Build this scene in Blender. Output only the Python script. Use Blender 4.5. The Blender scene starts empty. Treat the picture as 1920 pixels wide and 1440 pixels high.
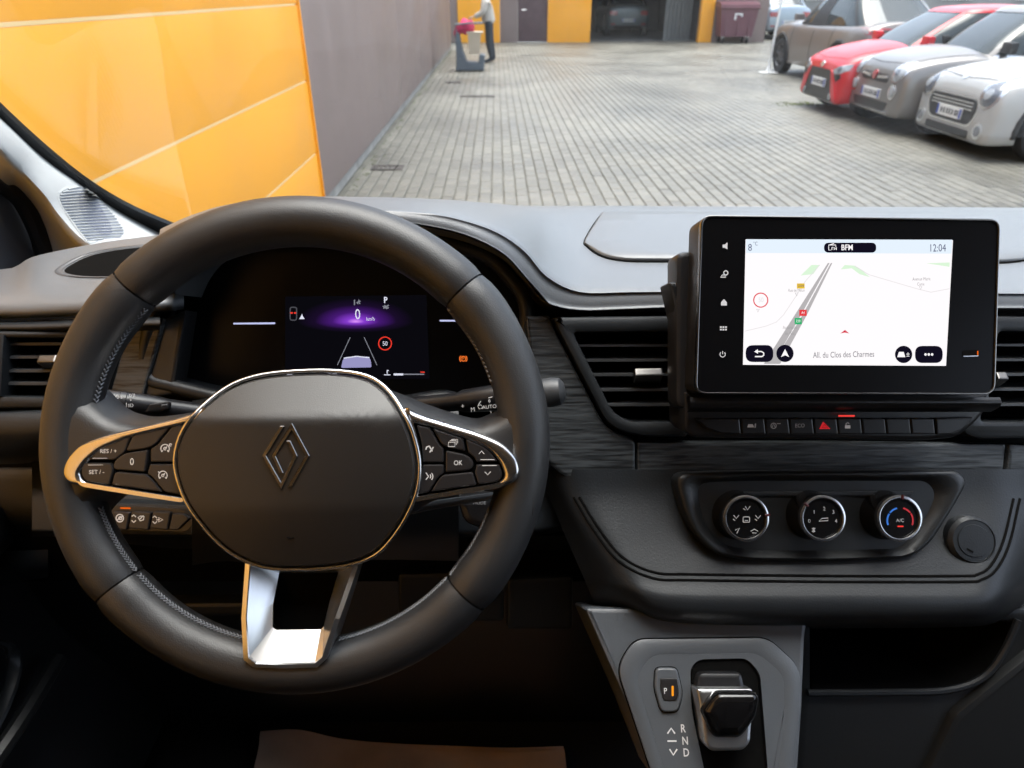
import bpy, bmesh, math, random
from mathutils import Vector, Matrix
from mathutils.bvhtree import BVHTree
from mathutils.geometry import tessellate_polygon
R = math.radians
random.seed(7)

# ------------------------------------------------------------------ camera
sc = bpy.context.scene
FPX = 1300.0                                   # focal length in photo pixels (1920 wide)
TH = math.atan(738 / FPX)                      # pitch below the horizon
PSI = math.atan(30 / FPX * math.cos(TH))       # yaw from the wall direction
CAM = Vector((0, 0, 1.65))
FW = Vector((math.sin(PSI) * math.cos(TH), math.cos(PSI) * math.cos(TH), -math.sin(TH)))
RT = Vector((math.cos(PSI), -math.sin(PSI), 0))
UP = RT.cross(FW)
cam = bpy.data.cameras.new('camera')
cam.sensor_width = 36.0
cam.lens = FPX / 1920 * 36
cam.clip_start = 0.02
cam.clip_end = 1500
cam.dof.use_dof = True
cam.dof.focus_distance = 0.60
cam.dof.aperture_fstop = 10.0
cam_o = bpy.data.objects.new('camera', cam)
sc.collection.objects.link(cam_o)
cam_o.matrix_world = Matrix(((RT.x, UP.x, -FW.x, CAM.x), (RT.y, UP.y, -FW.y, CAM.y), (RT.z, UP.z, -FW.z, CAM.z), (0, 0, 0, 1)))
sc.camera = cam_o

# ------------------------------------------------------------------ sky, sun, exposure
SUN_EL, SUN_AZ = R(81), R(25)                  # azimuth measured from +Y towards +X
world = bpy.data.worlds.new('World')
sc.world = world
world.use_nodes = True
wn, wl = world.node_tree.nodes, world.node_tree.links
bg = wn['Background']
sky = wn.new('ShaderNodeTexSky')
sky.sky_type = 'NISHITA'
sky.sun_disc = False
sky.sun_elevation = SUN_EL
sky.sun_rotation = SUN_AZ
sky.air_density = 1.0
sky.dust_density = 3.0
sky.ozone_density = 1.0
hs = wn.new('ShaderNodeHueSaturation')
hs.inputs['Saturation'].default_value = 0.62
wl.new(sky.outputs[0], hs.inputs['Color'])
wl.new(hs.outputs[0], bg.inputs[0])
bg.inputs[1].default_value = 0.14
sun = bpy.data.lights.new('sun', 'SUN')
sun.energy = 1.0
sun.angle = R(50)
sun.color = (1.0, 0.985, 0.96)
sun_o = bpy.data.objects.new('sun', sun)
sc.collection.objects.link(sun_o)
sd = Vector((math.sin(SUN_AZ) * math.cos(SUN_EL), math.cos(SUN_AZ) * math.cos(SUN_EL), math.sin(SUN_EL)))
sun_o.rotation_euler = sd.to_track_quat('Z', 'Y').to_euler()
sc.view_settings.view_transform = 'Standard'
sc.view_settings.look = 'None'
sc.view_settings.exposure = 2.05
EXK = 2 ** -2.05                              # lit screens were exposed with the scene
sc.view_settings.gamma = 1.0
sc.cycles.use_denoising = True
try:
    sc.cycles.denoiser = 'OPENIMAGEDENOISE'
except Exception:
    pass
sc.cycles.use_adaptive_sampling = True
sc.cycles.adaptive_threshold = 0.03
sc.cycles.max_bounces = 6
sc.cycles.diffuse_bounces = 4
sc.cycles.glossy_bounces = 4
sc.cycles.transparent_max_bounces = 8
sc.cycles.sample_clamp_indirect = 6.0
sc.cycles.caustics_reflective = False
sc.cycles.caustics_refractive = False

# ------------------------------------------------------------------ points from photo pixels (1920 x 1440) on real surfaces
def ray(x, y):
    return FW + RT * ((x - 960) / FPX) - UP * ((y - 720) / FPX)
def D(x, y, z):                                # at a depth along the view axis
    return CAM + ray(x, y) * z
def atZ(x, y, h):                              # on a level surface at height h
    d = ray(x, y)
    return CAM + d * ((h - CAM.z) / d.z)
def atX(x, y, X0):                             # on a wall facing sideways
    d = ray(x, y)
    return CAM + d * (X0 / d.x)
class Pl:                                      # a plane with its own axes: u right, v up, n towards the viewer
    def __init__(s, o, elev=0.0, azim=0.0, lift=0.0):
        s.o = Vector(o); s.lift = lift              # lift: height above the plane at which photo pixels are read
        e, a = R(elev), R(azim)
        s.n = Vector((math.sin(a) * math.cos(e), -math.cos(a) * math.cos(e), math.sin(e)))
        s.u = Vector((0, 0, 1)).cross(s.n).normalized()
        s.v = s.n.cross(s.u).normalized()
    def px(s, x, y):
        d = ray(x, y)
        p = CAM + d * ((s.o + s.n * s.lift - CAM).dot(s.n) / d.dot(s.n)) - s.o
        return (p.dot(s.u), p.dot(s.v))
    def pts(s, l):
        return [s.px(*q[:2]) for q in l]
    def w(s, u, v, h=0.0):
        return s.o + s.u * u + s.v * v + s.n * h
    def P(s, x, y, h=0.0):
        return s.w(*s.px(x, y), h)

# ------------------------------------------------------------------ object helpers
COL = sc.collection
def origin_of(o):
    v = Vector((0, 0, 0))
    while o is not None:
        v = v + o.location
        o = o.parent
    return v
def thing(name, label, cat, loc=(0, 0, 0), group=None, kind=None):
    o = bpy.data.objects.new(name, None)
    COL.objects.link(o)
    o.location = loc
    o.empty_display_size = 0.1
    tag(o, label, cat, group, kind)
    return o
def tag(o, label=None, cat=None, group=None, kind=None):
    if label: o['label'] = label
    if cat: o['category'] = cat
    if group: o['group'] = group
    if kind: o['kind'] = kind
    return o
def obj(name, V, Fs, m, parent=None, smooth=35, uv=None, loc=None):
    me = bpy.data.meshes.new(name)
    off = origin_of(parent) if parent else Vector((0, 0, 0))
    if loc is not None: off = off + Vector(loc)
    me.from_pydata([tuple(Vector(v) - off) for v in V], [], Fs)
    me.validate(verbose=False)
    if uv:
        l = me.uv_layers.new(name='UVMap')
        for lp in me.loops:
            l.data[lp.index].uv = uv[lp.vertex_index]
    for mm in (m if isinstance(m, (list, tuple)) else [m]):
        me.materials.append(mm)
    fix_normals(me)
    if smooth:
        me.shade_smooth()
        me.set_sharp_from_angle(angle=R(smooth))
    o = bpy.data.objects.new(name, me)
    COL.objects.link(o)
    if loc is not None: o.location = loc
    o.parent = parent
    return o
def fix_normals(me):
    bm = bmesh.new(); bm.from_mesh(me)
    bmesh.ops.recalc_face_normals(bm, faces=bm.faces)
    bm.to_mesh(me); bm.free()
class MB:                                      # collects shapes for ONE mesh
    def __init__(s): s.V = []; s.F = []
    def add(s, V, Fs):
        k = len(s.V)
        s.V += [Vector(v) for v in V]
        s.F += [tuple(i + k for i in f) for f in Fs]
        return s
    def build(s, name, m, parent=None, smooth=35, **kw):
        return obj(name, s.V, s.F, m, parent, smooth, **kw)

# ------------------------------------------------------------------ shapes (each returns verts, faces)
def rnd(pts, r, n=4):                          # round the corners of a closed outline; r a number or one per corner
    out = []
    N = len(pts)
    for i, p in enumerate(pts):
        a, b, c = Vector(pts[i - 1][:2]), Vector(p[:2]), Vector(pts[(i + 1) % N][:2])
        rr = r[i] if isinstance(r, (list, tuple)) else r
        da, dc = (a - b), (c - b)
        t = min(rr, da.length * 0.48, dc.length * 0.48)
        if t <= 1e-9:
            out.append((b.x, b.y)); continue
        p0, p1 = b + da.normalized() * t, b + dc.normalized() * t
        for k in range(n + 1):
            s = k / n
            q = p0 * (1 - s) ** 2 + b * 2 * s * (1 - s) + p1 * s ** 2
            out.append((q.x, q.y))
    return out
def crom(pts, n=6, closed=False):              # Catmull-Rom through points of any dimension
    pts = [Vector(p) for p in pts]
    N = len(pts)
    out = []
    for i in range(N if closed else N - 1):
        p1, p2 = pts[i], pts[(i + 1) % N]
        p0 = pts[i - 1] if (closed or i > 0) else p1 * 2 - p2
        p3 = pts[(i + 2) % N] if (closed or i + 2 < N) else p2 * 2 - p1
        for k in range(n):
            t = k / n
            out.append(0.5 * ((2 * p1) + (p2 - p0) * t + (2 * p0 - 5 * p1 + 4 * p2 - p3) * t * t + (3 * p1 - p0 - 3 * p2 + p3) * t ** 3))
    if not closed: out.append(pts[-1])
    return out
def circ(cx, cy, r, n=32, ry=None, a0=0, a1=360):
    ry = ry or r
    full = abs(a1 - a0) >= 360
    return [(cx + r * math.cos(R(a0 + (a1 - a0) * k / (n if full else n - 1))), cy - ry * math.sin(R(a0 + (a1 - a0) * k / (n if full else n - 1)))) for k in range(n)]
def area2(p):
    return sum(p[i - 1][0] * p[i][1] - p[i][0] * p[i - 1][1] for i in range(len(p)))
def inset(p, d):                               # move every corner inwards by d (mitred)
    s = 1 if area2(p) > 0 else -1
    N = len(p)
    out = []
    for i in range(N):
        a, b, c = Vector(p[i - 1]), Vector(p[i]), Vector(p[(i + 1) % N])
        e1, e2 = (b - a), (c - b)
        if e1.length < 1e-9: e1 = e2
        if e2.length < 1e-9: e2 = e1
        e1 = e1.normalized(); e2 = e2.normalized()
        n1, n2 = Vector((-e1.y, e1.x)) * s, Vector((-e2.y, e2.x)) * s
        m = n1 + n2
        if m.length < 1e-6: m = n1
        m.normalize()
        k = max(0.35, m.dot(n1))
        q = b + m * (d / k)
        out.append((q.x, q.y))
    return out
def tess(p):
    return [tuple(t) for t in tessellate_polygon([[Vector((a[0], a[1], 0)) for a in p]])]
def plate(pl, uv, h0, h1, bev=0.0, seg=2, back=True):
    """A slab: outline uv on the plane, from height h0 to h1, its upper edge rounded by bev."""
    V, Fs = [], []
    N = len(uv)
    rings = [(uv, h0)]
    if bev > 0:
        rings.append((uv, h1 - bev))
        for k in range(1, seg + 1):
            a = math.pi / 2 * k / seg
            rings.append((inset(uv, bev * (1 - math.cos(a))), h1 - bev + bev * math.sin(a)))
        rings.append((inset(uv, bev * 1.25), h1))
    else:
        rings.append((uv, h1))
    for p, h in rings:
        V += [pl.w(a, b, h) for a, b in p]
    for r_ in range(len(rings) - 1):
        for i in range(N):
            j = (i + 1) % N
            Fs.append((r_ * N + i, r_ * N + j, (r_ + 1) * N + j, (r_ + 1) * N + i))
    t = tess(rings[-1][0])
    k = (len(rings) - 1) * N
    Fs += [tuple(k + i for i in f) for f in t]
    if back:
        Fs += [tuple(reversed(f)) for f in tess(uv)]
    return V, Fs
def frame(pl, outer, inner, h0, h1, bev=0.0, hi=None):
    """A ring between two outlines of equal count, with walls down to h0 on both sides."""
    hi = h1 if hi is None else hi
    N = len(outer)
    rings = [(outer, h0)]
    if bev > 0:
        rings += [(outer, h1 - bev), (inset(outer, bev * 0.3), h1 - bev * 0.3), (inset(outer, bev), h1), (inset(inner, -bev), hi), (inset(inner, -bev * 0.3), hi - bev * 0.3), (inner, hi - bev)]
    else:
        rings += [(outer, h1), (inner, hi)]
    rings += [(inner, h0)]
    V, Fs = [], []
    for p, h in rings: V += [pl.w(a, b, h) for a, b in p]
    M = len(rings)
    for r_ in range(M):
        for i in range(N):
            j = (i + 1) % N
            q = (r_ + 1) % M
            Fs.append((r_ * N + i, r_ * N + j, q * N + j, q * N + i))
    return V, Fs
def loft(rows, nu=4, nv=4, closed=False):
    """Smooth sheet through rows of points."""
    rows = [crom([Vector(p) for p in r_], nu) for r_ in rows]
    cols = list(zip(*rows))
    cols = [crom(c, nv, closed) for c in cols]
    n, m = len(cols), len(cols[0])
    V = [p for c in cols for p in c]
    Fs = []
    for i in range(n - 1):
        for j in range(m if closed else m - 1):
            k = (j + 1) % m
            Fs.append((i * m + j, i * m + k, (i + 1) * m + k, (i + 1) * m + j))
    return V, Fs
def tube(path, r, n=10, closed=False, cap=True, flat=None, up=None):
    """Round bar along a path; r a number or one per point; flat squashes it along up."""
    path = [Vector(p) for p in path]
    N = len(path)
    V, Fs = [], []
    ref = Vector(up) if up is not None else Vector((0.13, 0.27, 0.95)).normalized()
    for i, p in enumerate(path):
        a = path[i - 1] if (closed or i > 0) else p
        b = path[(i + 1) % N] if (closed or i < N - 1) else p
        t = (b - a).normalized()
        s = t.cross(ref)
        if s.length < 1e-4: s = t.cross(Vector((1, 0, 0)))
        s.normalize()
        q = s.cross(t)
        rr = r[i] if isinstance(r, (list, tuple)) else r
        for k in range(n):
            an = 2 * math.pi * k / n
            V.append(p + s * (math.cos(an) * rr) + q * (math.sin(an) * rr * (flat or 1)))
    for i in range(N if closed else N - 1):
        j = (i + 1) % N
        for k in range(n):
            l = (k + 1) % n
            Fs.append((i * n + k, i * n + l, j * n + l, j * n + k))
    if cap and not closed:
        Fs.append(tuple(range(n - 1, -1, -1)))
        Fs.append(tuple((N - 1) * n + k for k in range(n)))
    return V, Fs
def box(c, s, rz=0.0, bev=0.0):
    x, y, z = s[0] / 2, s[1] / 2, s[2] / 2
    co, si = math.cos(rz), math.sin(rz)
    def T(a, b, d): return Vector((c[0] + a * co - b * si, c[1] + a * si + b * co, c[2] + d))
    if bev <= 0:
        V = [T(a, b, d) for a in (-x, x) for b in (-y, y) for d in (-z, z)]
        return V, [(0, 1, 3, 2), (4, 6, 7, 5), (0, 4, 5, 1), (2, 3, 7, 6), (0, 2, 6, 4), (1, 5, 7, 3)]
    bm = bmesh.new()
    bmesh.ops.create_cube(bm, size=1.0)
    for v in bm.verts: v.co = Vector((v.co.x * 2 * x, v.co.y * 2 * y, v.co.z * 2 * z))
    bmesh.ops.bevel(bm, geom=list(bm.edges), offset=bev, segments=2, affect='EDGES', profile=0.7)
    V = [T(*v.co) for v in bm.verts]
    bm.verts.index_update()
    Fs = [tuple(v.index for v in f.verts) for f in bm.faces]
    bm.free()
    return V, Fs
def lathe(o, axis, prof, n=28, ref=None, cap=True):
    """Turned shape: prof is (radius, height along axis)."""
    a = Vector(axis).normalized()
    s = a.cross(Vector(ref) if ref else Vector((0.3, 0.1, 0.9)))
    s.normalize(); q = a.cross(s)
    V, Fs = [], []
    for r_, h in prof:
        for k in range(n):
            t = 2 * math.pi * k / n
            V.append(Vector(o) + a * h + s * (r_ * math.cos(t)) + q * (r_ * math.sin(t)))
    for i in range(len(prof) - 1):
        for k in range(n):
            l = (k + 1) % n
            Fs.append((i * n + k, i * n + l, (i + 1) * n + l, (i + 1) * n + k))
    if cap:
        Fs.append(tuple(range(n - 1, -1, -1)))
        Fs.append(tuple((len(prof) - 1) * n + k for k in range(n)))
    return V, Fs
def strokes(pl, lines, wpx, h, th=0.0003):
    """Printed line work: ribbons along photo-pixel polylines on a plane."""
    mb = MB()
    for ln in lines:
        closed = len(ln) > 2 and ln[0] == ln[-1]
        p = [Vector(pl.px(*q)) for q in (ln[:-1] if closed else ln)]
        N = len(p)
        wu = (Vector(pl.px(ln[0][0] + wpx, ln[0][1])) - Vector(pl.px(*ln[0]))).length / 2
        L, Rr = [], []
        for i in range(N):
            a = p[i - 1] if (closed or i > 0) else p[i]
            b = p[(i + 1) % N] if (closed or i < N - 1) else p[i]
            t = (b - a)
            if t.length < 1e-9: t = Vector((1, 0))
            t.normalize()
            nn = Vector((-t.y, t.x)) * wu
            L.append(p[i] + nn); Rr.append(p[i] - nn)
        V = [pl.w(q.x, q.y, h) for q in L] + [pl.w(q.x, q.y, h) for q in Rr]
        Fs = [(i, (i + 1) % N, N + (i + 1) % N, N + i) for i in range(N if closed else N - 1)]
        mb.add(V, Fs)
    return mb
def fills(pl, polys, h):
    mb = MB()
    for p in polys:
        q = pl.pts(p)
        mb.add([pl.w(a, b, h) for a, b in q], tess(q))
    return mb
def text(s, pl, x, y, hpx, m, parent, h=0.0006, align='CENTER', name='lettering', rot=0.0, squeeze=1.0, bold=0.0):
    """Lettering on a plane: x, y the photo pixel of its middle, hpx the cap height in photo pixels."""
    cu = bpy.data.curves.new(name, 'FONT')
    cu.body = s
    cu.align_x = align
    cu.align_y = 'CENTER'
    cu.offset = bold
    cu.resolution_u = 3
    to = bpy.data.objects.new(name, cu)
    COL.objects.link(to)
    bpy.context.view_layer.update()
    me = bpy.data.meshes.new_from_object(to.evaluated_get(bpy.context.evaluated_depsgraph_get()))
    bpy.data.objects.remove(to); bpy.data.curves.remove(cu)
    k = (Vector(pl.px(x, y - hpx / 2)) - Vector(pl.px(x, y + hpx / 2))).length / 0.70
    c = Vector(pl.px(x, y))
    V = []
    for v in me.vertices:
        a = Vector((v.co.x * k * squeeze, v.co.y * k))
        a.rotate(Matrix.Rotation(rot, 2))
        V.append(pl.w(c.x + a.x, c.y + a.y, h))
    Fs = [tuple(p.vertices) for p in me.polygons]
    bpy.data.meshes.remove(me)
    return obj(name, V, Fs, m, parent, smooth=0)

# ------------------------------------------------------------------ materials
def mat(name, col, rough=0.5, metal=0.0, ior=1.5, bump=0.0, bscale=300.0, bdist=0.001, var=0.0, vscale=4.0, rvar=0.0, coat=0.0, stretch=None, emis=None, estr=0.0, grain='NOISE', island=0.0, crough=0.05):
    m = bpy.data.materials.new(name)
    m.use_nodes = True
    nt = m.node_tree
    b = nt.nodes['Principled BSDF']
    b.inputs['Base Color'].default_value = (*col, 1)
    b.inputs['Roughness'].default_value = rough
    b.inputs['Metallic'].default_value = metal
    b.inputs['IOR'].default_value = ior
    b.inputs['Coat Weight'].default_value = coat
    b.inputs['Coat Roughness'].default_value = crough
    if emis:
        b.inputs['Emission Color'].default_value = (*emis, 1)
        b.inputs['Emission Strength'].default_value = estr * EXK
    tc = nt.nodes.new('ShaderNodeTexCoord')
    src = tc.outputs['Object']
    if stretch:
        mp = nt.nodes.new('ShaderNodeMapping')
        mp.inputs['Scale'].default_value = stretch
        nt.links.new(src, mp.inputs[0]); src = mp.outputs[0]
    colsock = None
    if var > 0:
        nz = nt.nodes.new('ShaderNodeTexNoise')
        nz.inputs['Scale'].default_value = vscale
        nz.inputs['Detail'].default_value = 5
        nt.links.new(src, nz.inputs['Vector'])
        mr = nt.nodes.new('ShaderNodeMapRange')
        mr.inputs['From Min'].default_value = 0.3; mr.inputs['From Max'].default_value = 0.7
        mr.inputs['To Min'].default_value = 1 - var; mr.inputs['To Max'].default_value = 1 + var
        nt.links.new(nz.outputs['Fac'], mr.inputs['Value'])
        mx = nt.nodes.new('ShaderNodeVectorMath'); mx.operation = 'SCALE'
        mx.inputs[0].default_value = col
        nt.links.new(mr.outputs[0], mx.inputs['Scale'])
        colsock = mx.outputs[0]
        if rvar > 0:
            m2 = nt.nodes.new('ShaderNodeMapRange')
            m2.inputs['From Min'].default_value = 0.3; m2.inputs['From Max'].default_value = 0.7
            m2.inputs['To Min'].default_value = max(0.02, rough - rvar); m2.inputs['To Max'].default_value = min(1, rough + rvar)
            nt.links.new(nz.outputs['Fac'], m2.inputs['Value'])
            nt.links.new(m2.outputs[0], b.inputs['Roughness'])
    if island > 0:
        g = nt.nodes.new('ShaderNodeNewGeometry')
        oi = nt.nodes.new('ShaderNodeObjectInfo')
        ad = nt.nodes.new('ShaderNodeMath'); ad.operation = 'ADD'
        nt.links.new(g.outputs['Random Per Island'], ad.inputs[0]); nt.links.new(oi.outputs['Random'], ad.inputs[1])
        fr = nt.nodes.new('ShaderNodeMath'); fr.operation = 'FRACT'
        nt.links.new(ad.outputs[0], fr.inputs[0])
        m3 = nt.nodes.new('ShaderNodeMapRange')
        m3.inputs['To Min'].default_value = 1 - island; m3.inputs['To Max'].default_value = 1 + island
        nt.links.new(fr.outputs[0], m3.inputs['Value'])
        mx2 = nt.nodes.new('ShaderNodeVectorMath'); mx2.operation = 'SCALE'
        mx2.inputs[0].default_value = col
        if colsock: nt.links.new(colsock, mx2.inputs[0])
        nt.links.new(m3.outputs[0], mx2.inputs['Scale'])
        colsock = mx2.outputs[0]
    if colsock: nt.links.new(colsock, b.inputs['Base Color'])
    if bump > 0:
        if grain == 'NOISE':
            bn = nt.nodes.new('ShaderNodeTexNoise'); bn.inputs['Detail'].default_value = 3
            out = bn.outputs['Fac']
        else:
            bn = nt.nodes.new('ShaderNodeTexNoise'); bn.inputs['Detail'].default_value = 1.5
            out = bn.outputs['Fac']
        bn.inputs['Scale'].default_value = bscale
        nt.links.new(src, bn.inputs['Vector'])
        bp = nt.nodes.new('ShaderNodeBump')
        bp.inputs['Strength'].default_value = bump
        bp.inputs['Distance'].default_value = bdist
        nt.links.new(out, bp.inputs['Height'])
        nt.links.new(bp.outputs[0], b.inputs['Normal'])
    return m
def glow(name, col, st):                       # lit pixels and tell-tales
    m = bpy.data.materials.new(name)
    m.use_nodes = True
    nt = m.node_tree
    nt.nodes.clear()
    e = nt.nodes.new('ShaderNodeEmission')
    e.inputs[0].default_value = (*col, 1); e.inputs[1].default_value = st * EXK
    o = nt.nodes.new('ShaderNodeOutputMaterial')
    nt.links.new(e.outputs[0], o.inputs[0])
    return m
def pane(name, tint, refl_rough=0.0, ior=1.5, dirt=0.0):
    """Thin glass sheet: clear, tinted, with its mirror reflection."""
    m = bpy.data.materials.new(name)
    m.use_nodes = True
    nt = m.node_tree
    nt.nodes.clear()
    t = nt.nodes.new('ShaderNodeBsdfTransparent'); t.inputs[0].default_value = (*tint, 1)
    g = nt.nodes.new('ShaderNodeBsdfGlossy'); g.inputs['Roughness'].default_value = refl_rough
    lw = nt.nodes.new('ShaderNodeLayerWeight'); lw.inputs[0].default_value = 0.5
    pw = nt.nodes.new('ShaderNodeMath'); pw.operation = 'POWER'; pw.inputs[1].default_value = 5.0
    nt.links.new(lw.outputs['Facing'], pw.inputs[0])
    fr = nt.nodes.new('ShaderNodeMapRange')         # same from both sides: reflectance of a thin sheet
    fr.inputs['To Min'].default_value = 0.045; fr.inputs['To Max'].default_value = 1.0
    nt.links.new(pw.outputs[0], fr.inputs['Value'])
    mx = nt.nodes.new('ShaderNodeMixShader')
    nt.links.new(fr.outputs[0], mx.inputs[0]); nt.links.new(t.outputs[0], mx.inputs[1]); nt.links.new(g.outputs[0], mx.inputs[2])
    o = nt.nodes.new('ShaderNodeOutputMaterial')
    nt.links.new(mx.outputs[0], o.inputs[0])
    return m

M = dict(
    orange=mat('orange_cladding', (0.93, 0.395, 0.026), 0.45, var=0.05, vscale=1.2, rvar=0.08),
    brown=mat('grey_brown_cladding', (0.222, 0.170, 0.155), 0.5, var=0.06, vscale=1.5, rvar=0.08),
    seam=mat('lit_joint_edge', (0.80, 0.56, 0.26), 0.5),  # pale colour paints the light caught by the panel edges
    dark_seam=mat('dark_joint', (0.10, 0.085, 0.085), 0.6),
    plinth=mat('concrete_plinth', (0.30, 0.29, 0.27), 0.85, var=0.25, vscale=5, bump=0.4, bscale=60),
    paver=mat('concrete_paver', (0.142, 0.135, 0.112), 0.45, var=0.30, vscale=0.55, rvar=0.12, bump=0.5, bscale=160, bdist=0.003, island=0.13),
    joint=mat('paver_joint_sand', (0.108, 0.105, 0.086), 0.9, var=0.35, vscale=3.0, bump=0.6, bscale=90, bdist=0.004),
    moss=mat('moss', (0.07, 0.09, 0.02), 0.95, var=0.4, vscale=20),
    iron=mat('cast_iron', (0.06, 0.05, 0.045), 0.6, var=0.3, vscale=20, bump=0.5, bscale=80),
    pad=mat('grained_dash_plastic', (0.11, 0.12, 0.132), 0.40, ior=1.65, bump=0.25, bscale=900, bdist=0.0008, var=0.05, vscale=9, grain='V'),
    plastic=mat('charcoal_plastic', (0.0125, 0.0145, 0.017), 0.42, ior=1.42, bump=0.18, bscale=600, bdist=0.0008, var=0.08, vscale=8, grain='V'),
    plastic2=mat('dark_plastic', (0.010, 0.011, 0.012), 0.42, bump=0.15, bscale=600, bdist=0.0006, var=0.08, vscale=10, grain='V'),
    grey=mat('console_grey_plastic', (0.066, 0.073, 0.083), 0.40, ior=1.55, bump=0.12, bscale=700, bdist=0.0006, var=0.06, vscale=9, grain='V'),
    slat=mat('vent_slat_plastic', (0.035, 0.037, 0.040), 0.45),
    satin=mat('satin_black_plastic', (0.012, 0.012, 0.0135), 0.32, var=0.06, vscale=12),
    gloss=mat('piano_black', (0.0045, 0.0045, 0.005), 0.14, var=0.05, vscale=15),
    lens=mat('anti_glare_lens', (0.0025, 0.0025, 0.003), 0.35, ior=1.25),
    void=mat('black_void', (0.003, 0.003, 0.003), 0.9, ior=1.15),
    leather=mat('black_leather', (0.016, 0.0165, 0.018), 0.45, ior=1.55, bump=0.30, bscale=1100, bdist=0.0005, var=0.1, vscale=14, rvar=0.06, grain='V'),
    thread=mat('grey_thread', (0.17, 0.18, 0.20), 0.7),
    airbag=mat('airbag_skin', (0.012, 0.0112, 0.0112), 0.38, ior=1.52, bump=0.22, bscale=1300, bdist=0.0004, var=0.06, vscale=14, grain='V'),
    key=mat('key_plastic', (0.016, 0.015, 0.016), 0.32, var=0.08, vscale=30),
    chrome=mat('satin_chrome', (0.66, 0.65, 0.65), 0.22, metal=1.0, var=0.03, vscale=30),
    satinmetal=mat('brushed_satin_metal', (0.70, 0.71, 0.72), 0.30, metal=1.0, var=0.04, vscale=30),
    darkchrome=mat('dark_chrome', (0.26, 0.25, 0.24), 0.22, metal=1.0),
    print=mat('white_print', (0.62, 0.62, 0.63), 0.6, emis=(1, 1, 1), estr=0.02),
    printdim=mat('grey_print', (0.42, 0.42, 0.43), 0.6),
    pillar=mat('pale_pillar_trim', (0.42, 0.43, 0.425), 0.65, bump=0.15, bscale=700, bdist=0.0006, var=0.03, vscale=8, grain='V'),
    headliner=mat('headliner_cloth', (0.45, 0.45, 0.45), 0.9, bump=0.3, bscale=400),
    rubber=mat('black_rubber', (0.010, 0.010, 0.011), 0.6),
    kraft=mat('kraft_paper', (0.40, 0.30, 0.235), 0.9, ior=1.3, var=0.18, vscale=9, bump=0.5, bscale=25, bdist=0.003),
    carpet=mat('dark_carpet', (0.014, 0.014, 0.0145), 0.95, ior=1.05, bump=0.6, bscale=500),
    glass=pane('windscreen_glass', (0.93, 0.96, 0.94)),
    frit=mat('black_frit', (0.006, 0.006, 0.006), 0.25),
    white=mat('white_paint', (0.80, 0.80, 0.78), 0.4, var=0.03, vscale=6),
)
def wood():
    m = mat('dark_open_pore_veneer', (0.030, 0.034, 0.037), 0.42)
    nt = m.node_tree
    b = nt.nodes['Principled BSDF']
    tc = nt.nodes.new('ShaderNodeTexCoord')
    mp = nt.nodes.new('ShaderNodeMapping'); mp.inputs['Scale'].default_value = (26, 190, 330)
    nz = nt.nodes.new('ShaderNodeTexNoise'); nz.inputs['Scale'].default_value = 1.0; nz.inputs['Detail'].default_value = 4; nz.inputs['Distortion'].default_value = 0.35
    nt.links.new(tc.outputs['Object'], mp.inputs[0]); nt.links.new(mp.outputs[0], nz.inputs['Vector'])
    rp = nt.nodes.new('ShaderNodeValToRGB')
    rp.color_ramp.elements[0].position = 0.36; rp.color_ramp.elements[0].color = (0.006, 0.007, 0.008, 1)
    rp.color_ramp.elements[1].position = 0.60; rp.color_ramp.elements[1].color = (0.050, 0.056, 0.061, 1)
    nt.links.new(nz.outputs['Fac'], rp.inputs[0]); nt.links.new(rp.outputs[0], b.inputs['Base Color'])
    bp = nt.nodes.new('ShaderNodeBump'); bp.inputs['Strength'].default_value = 0.5; bp.inputs['Distance'].default_value = 0.001
    nt.links.new(nz.outputs['Fac'], bp.inputs['Height']); nt.links.new(bp.outputs[0], b.inputs['Normal'])
    return m
M['wood'] = wood()
# ================================================================== THE YARD
WX = -1.45                                      # face of the clad wall on the driver's side
g = obj('ground', [(-500, -500, -0.012), (500, -500, -0.012), (500, 900, -0.012), (-500, 900, -0.012)], [(0, 1, 2, 3)], M['joint'], smooth=0)
tag(g, 'paved yard of pale grey concrete blocks laid in long lanes', 'ground', kind='structure')
PW, PLn = 0.114, 0.222
def paver_shape(cx, cy, w, l, dz=0.0, tilt=0.0):
    a, b, c = w / 2, l / 2, 0.006
    V = [(cx - a, cy - b, -0.012), (cx + a, cy - b, -0.012), (cx + a, cy + b, -0.012), (cx - a, cy + b, -0.012),
         (cx - a, cy - b, -0.003 + dz), (cx + a, cy - b, -0.003 + dz), (cx + a, cy + b, -0.003 + dz), (cx - a, cy + b, -0.003 + dz),
         (cx - a + c, cy - b + c, dz), (cx + a - c, cy - b + c, dz), (cx + a - c, cy + b - c, dz), (cx - a + c, cy + b - c, dz)]
    Fs = [(0, 1, 5, 4), (1, 2, 6, 5), (2, 3, 7, 6), (3, 0, 4, 7), (4, 5, 9, 8), (5, 6, 10, 9), (6, 7, 11, 10), (7, 4, 8, 11), (8, 9, 10, 11)]
    return V, Fs
pv, pf = paver_shape(0, 0, PW - 0.012, PLn - 0.009)
pme = None
fieldV, fieldF = [], []
npav = 0
lane = 0
x = WX + 0.02 + PW / 2
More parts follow.
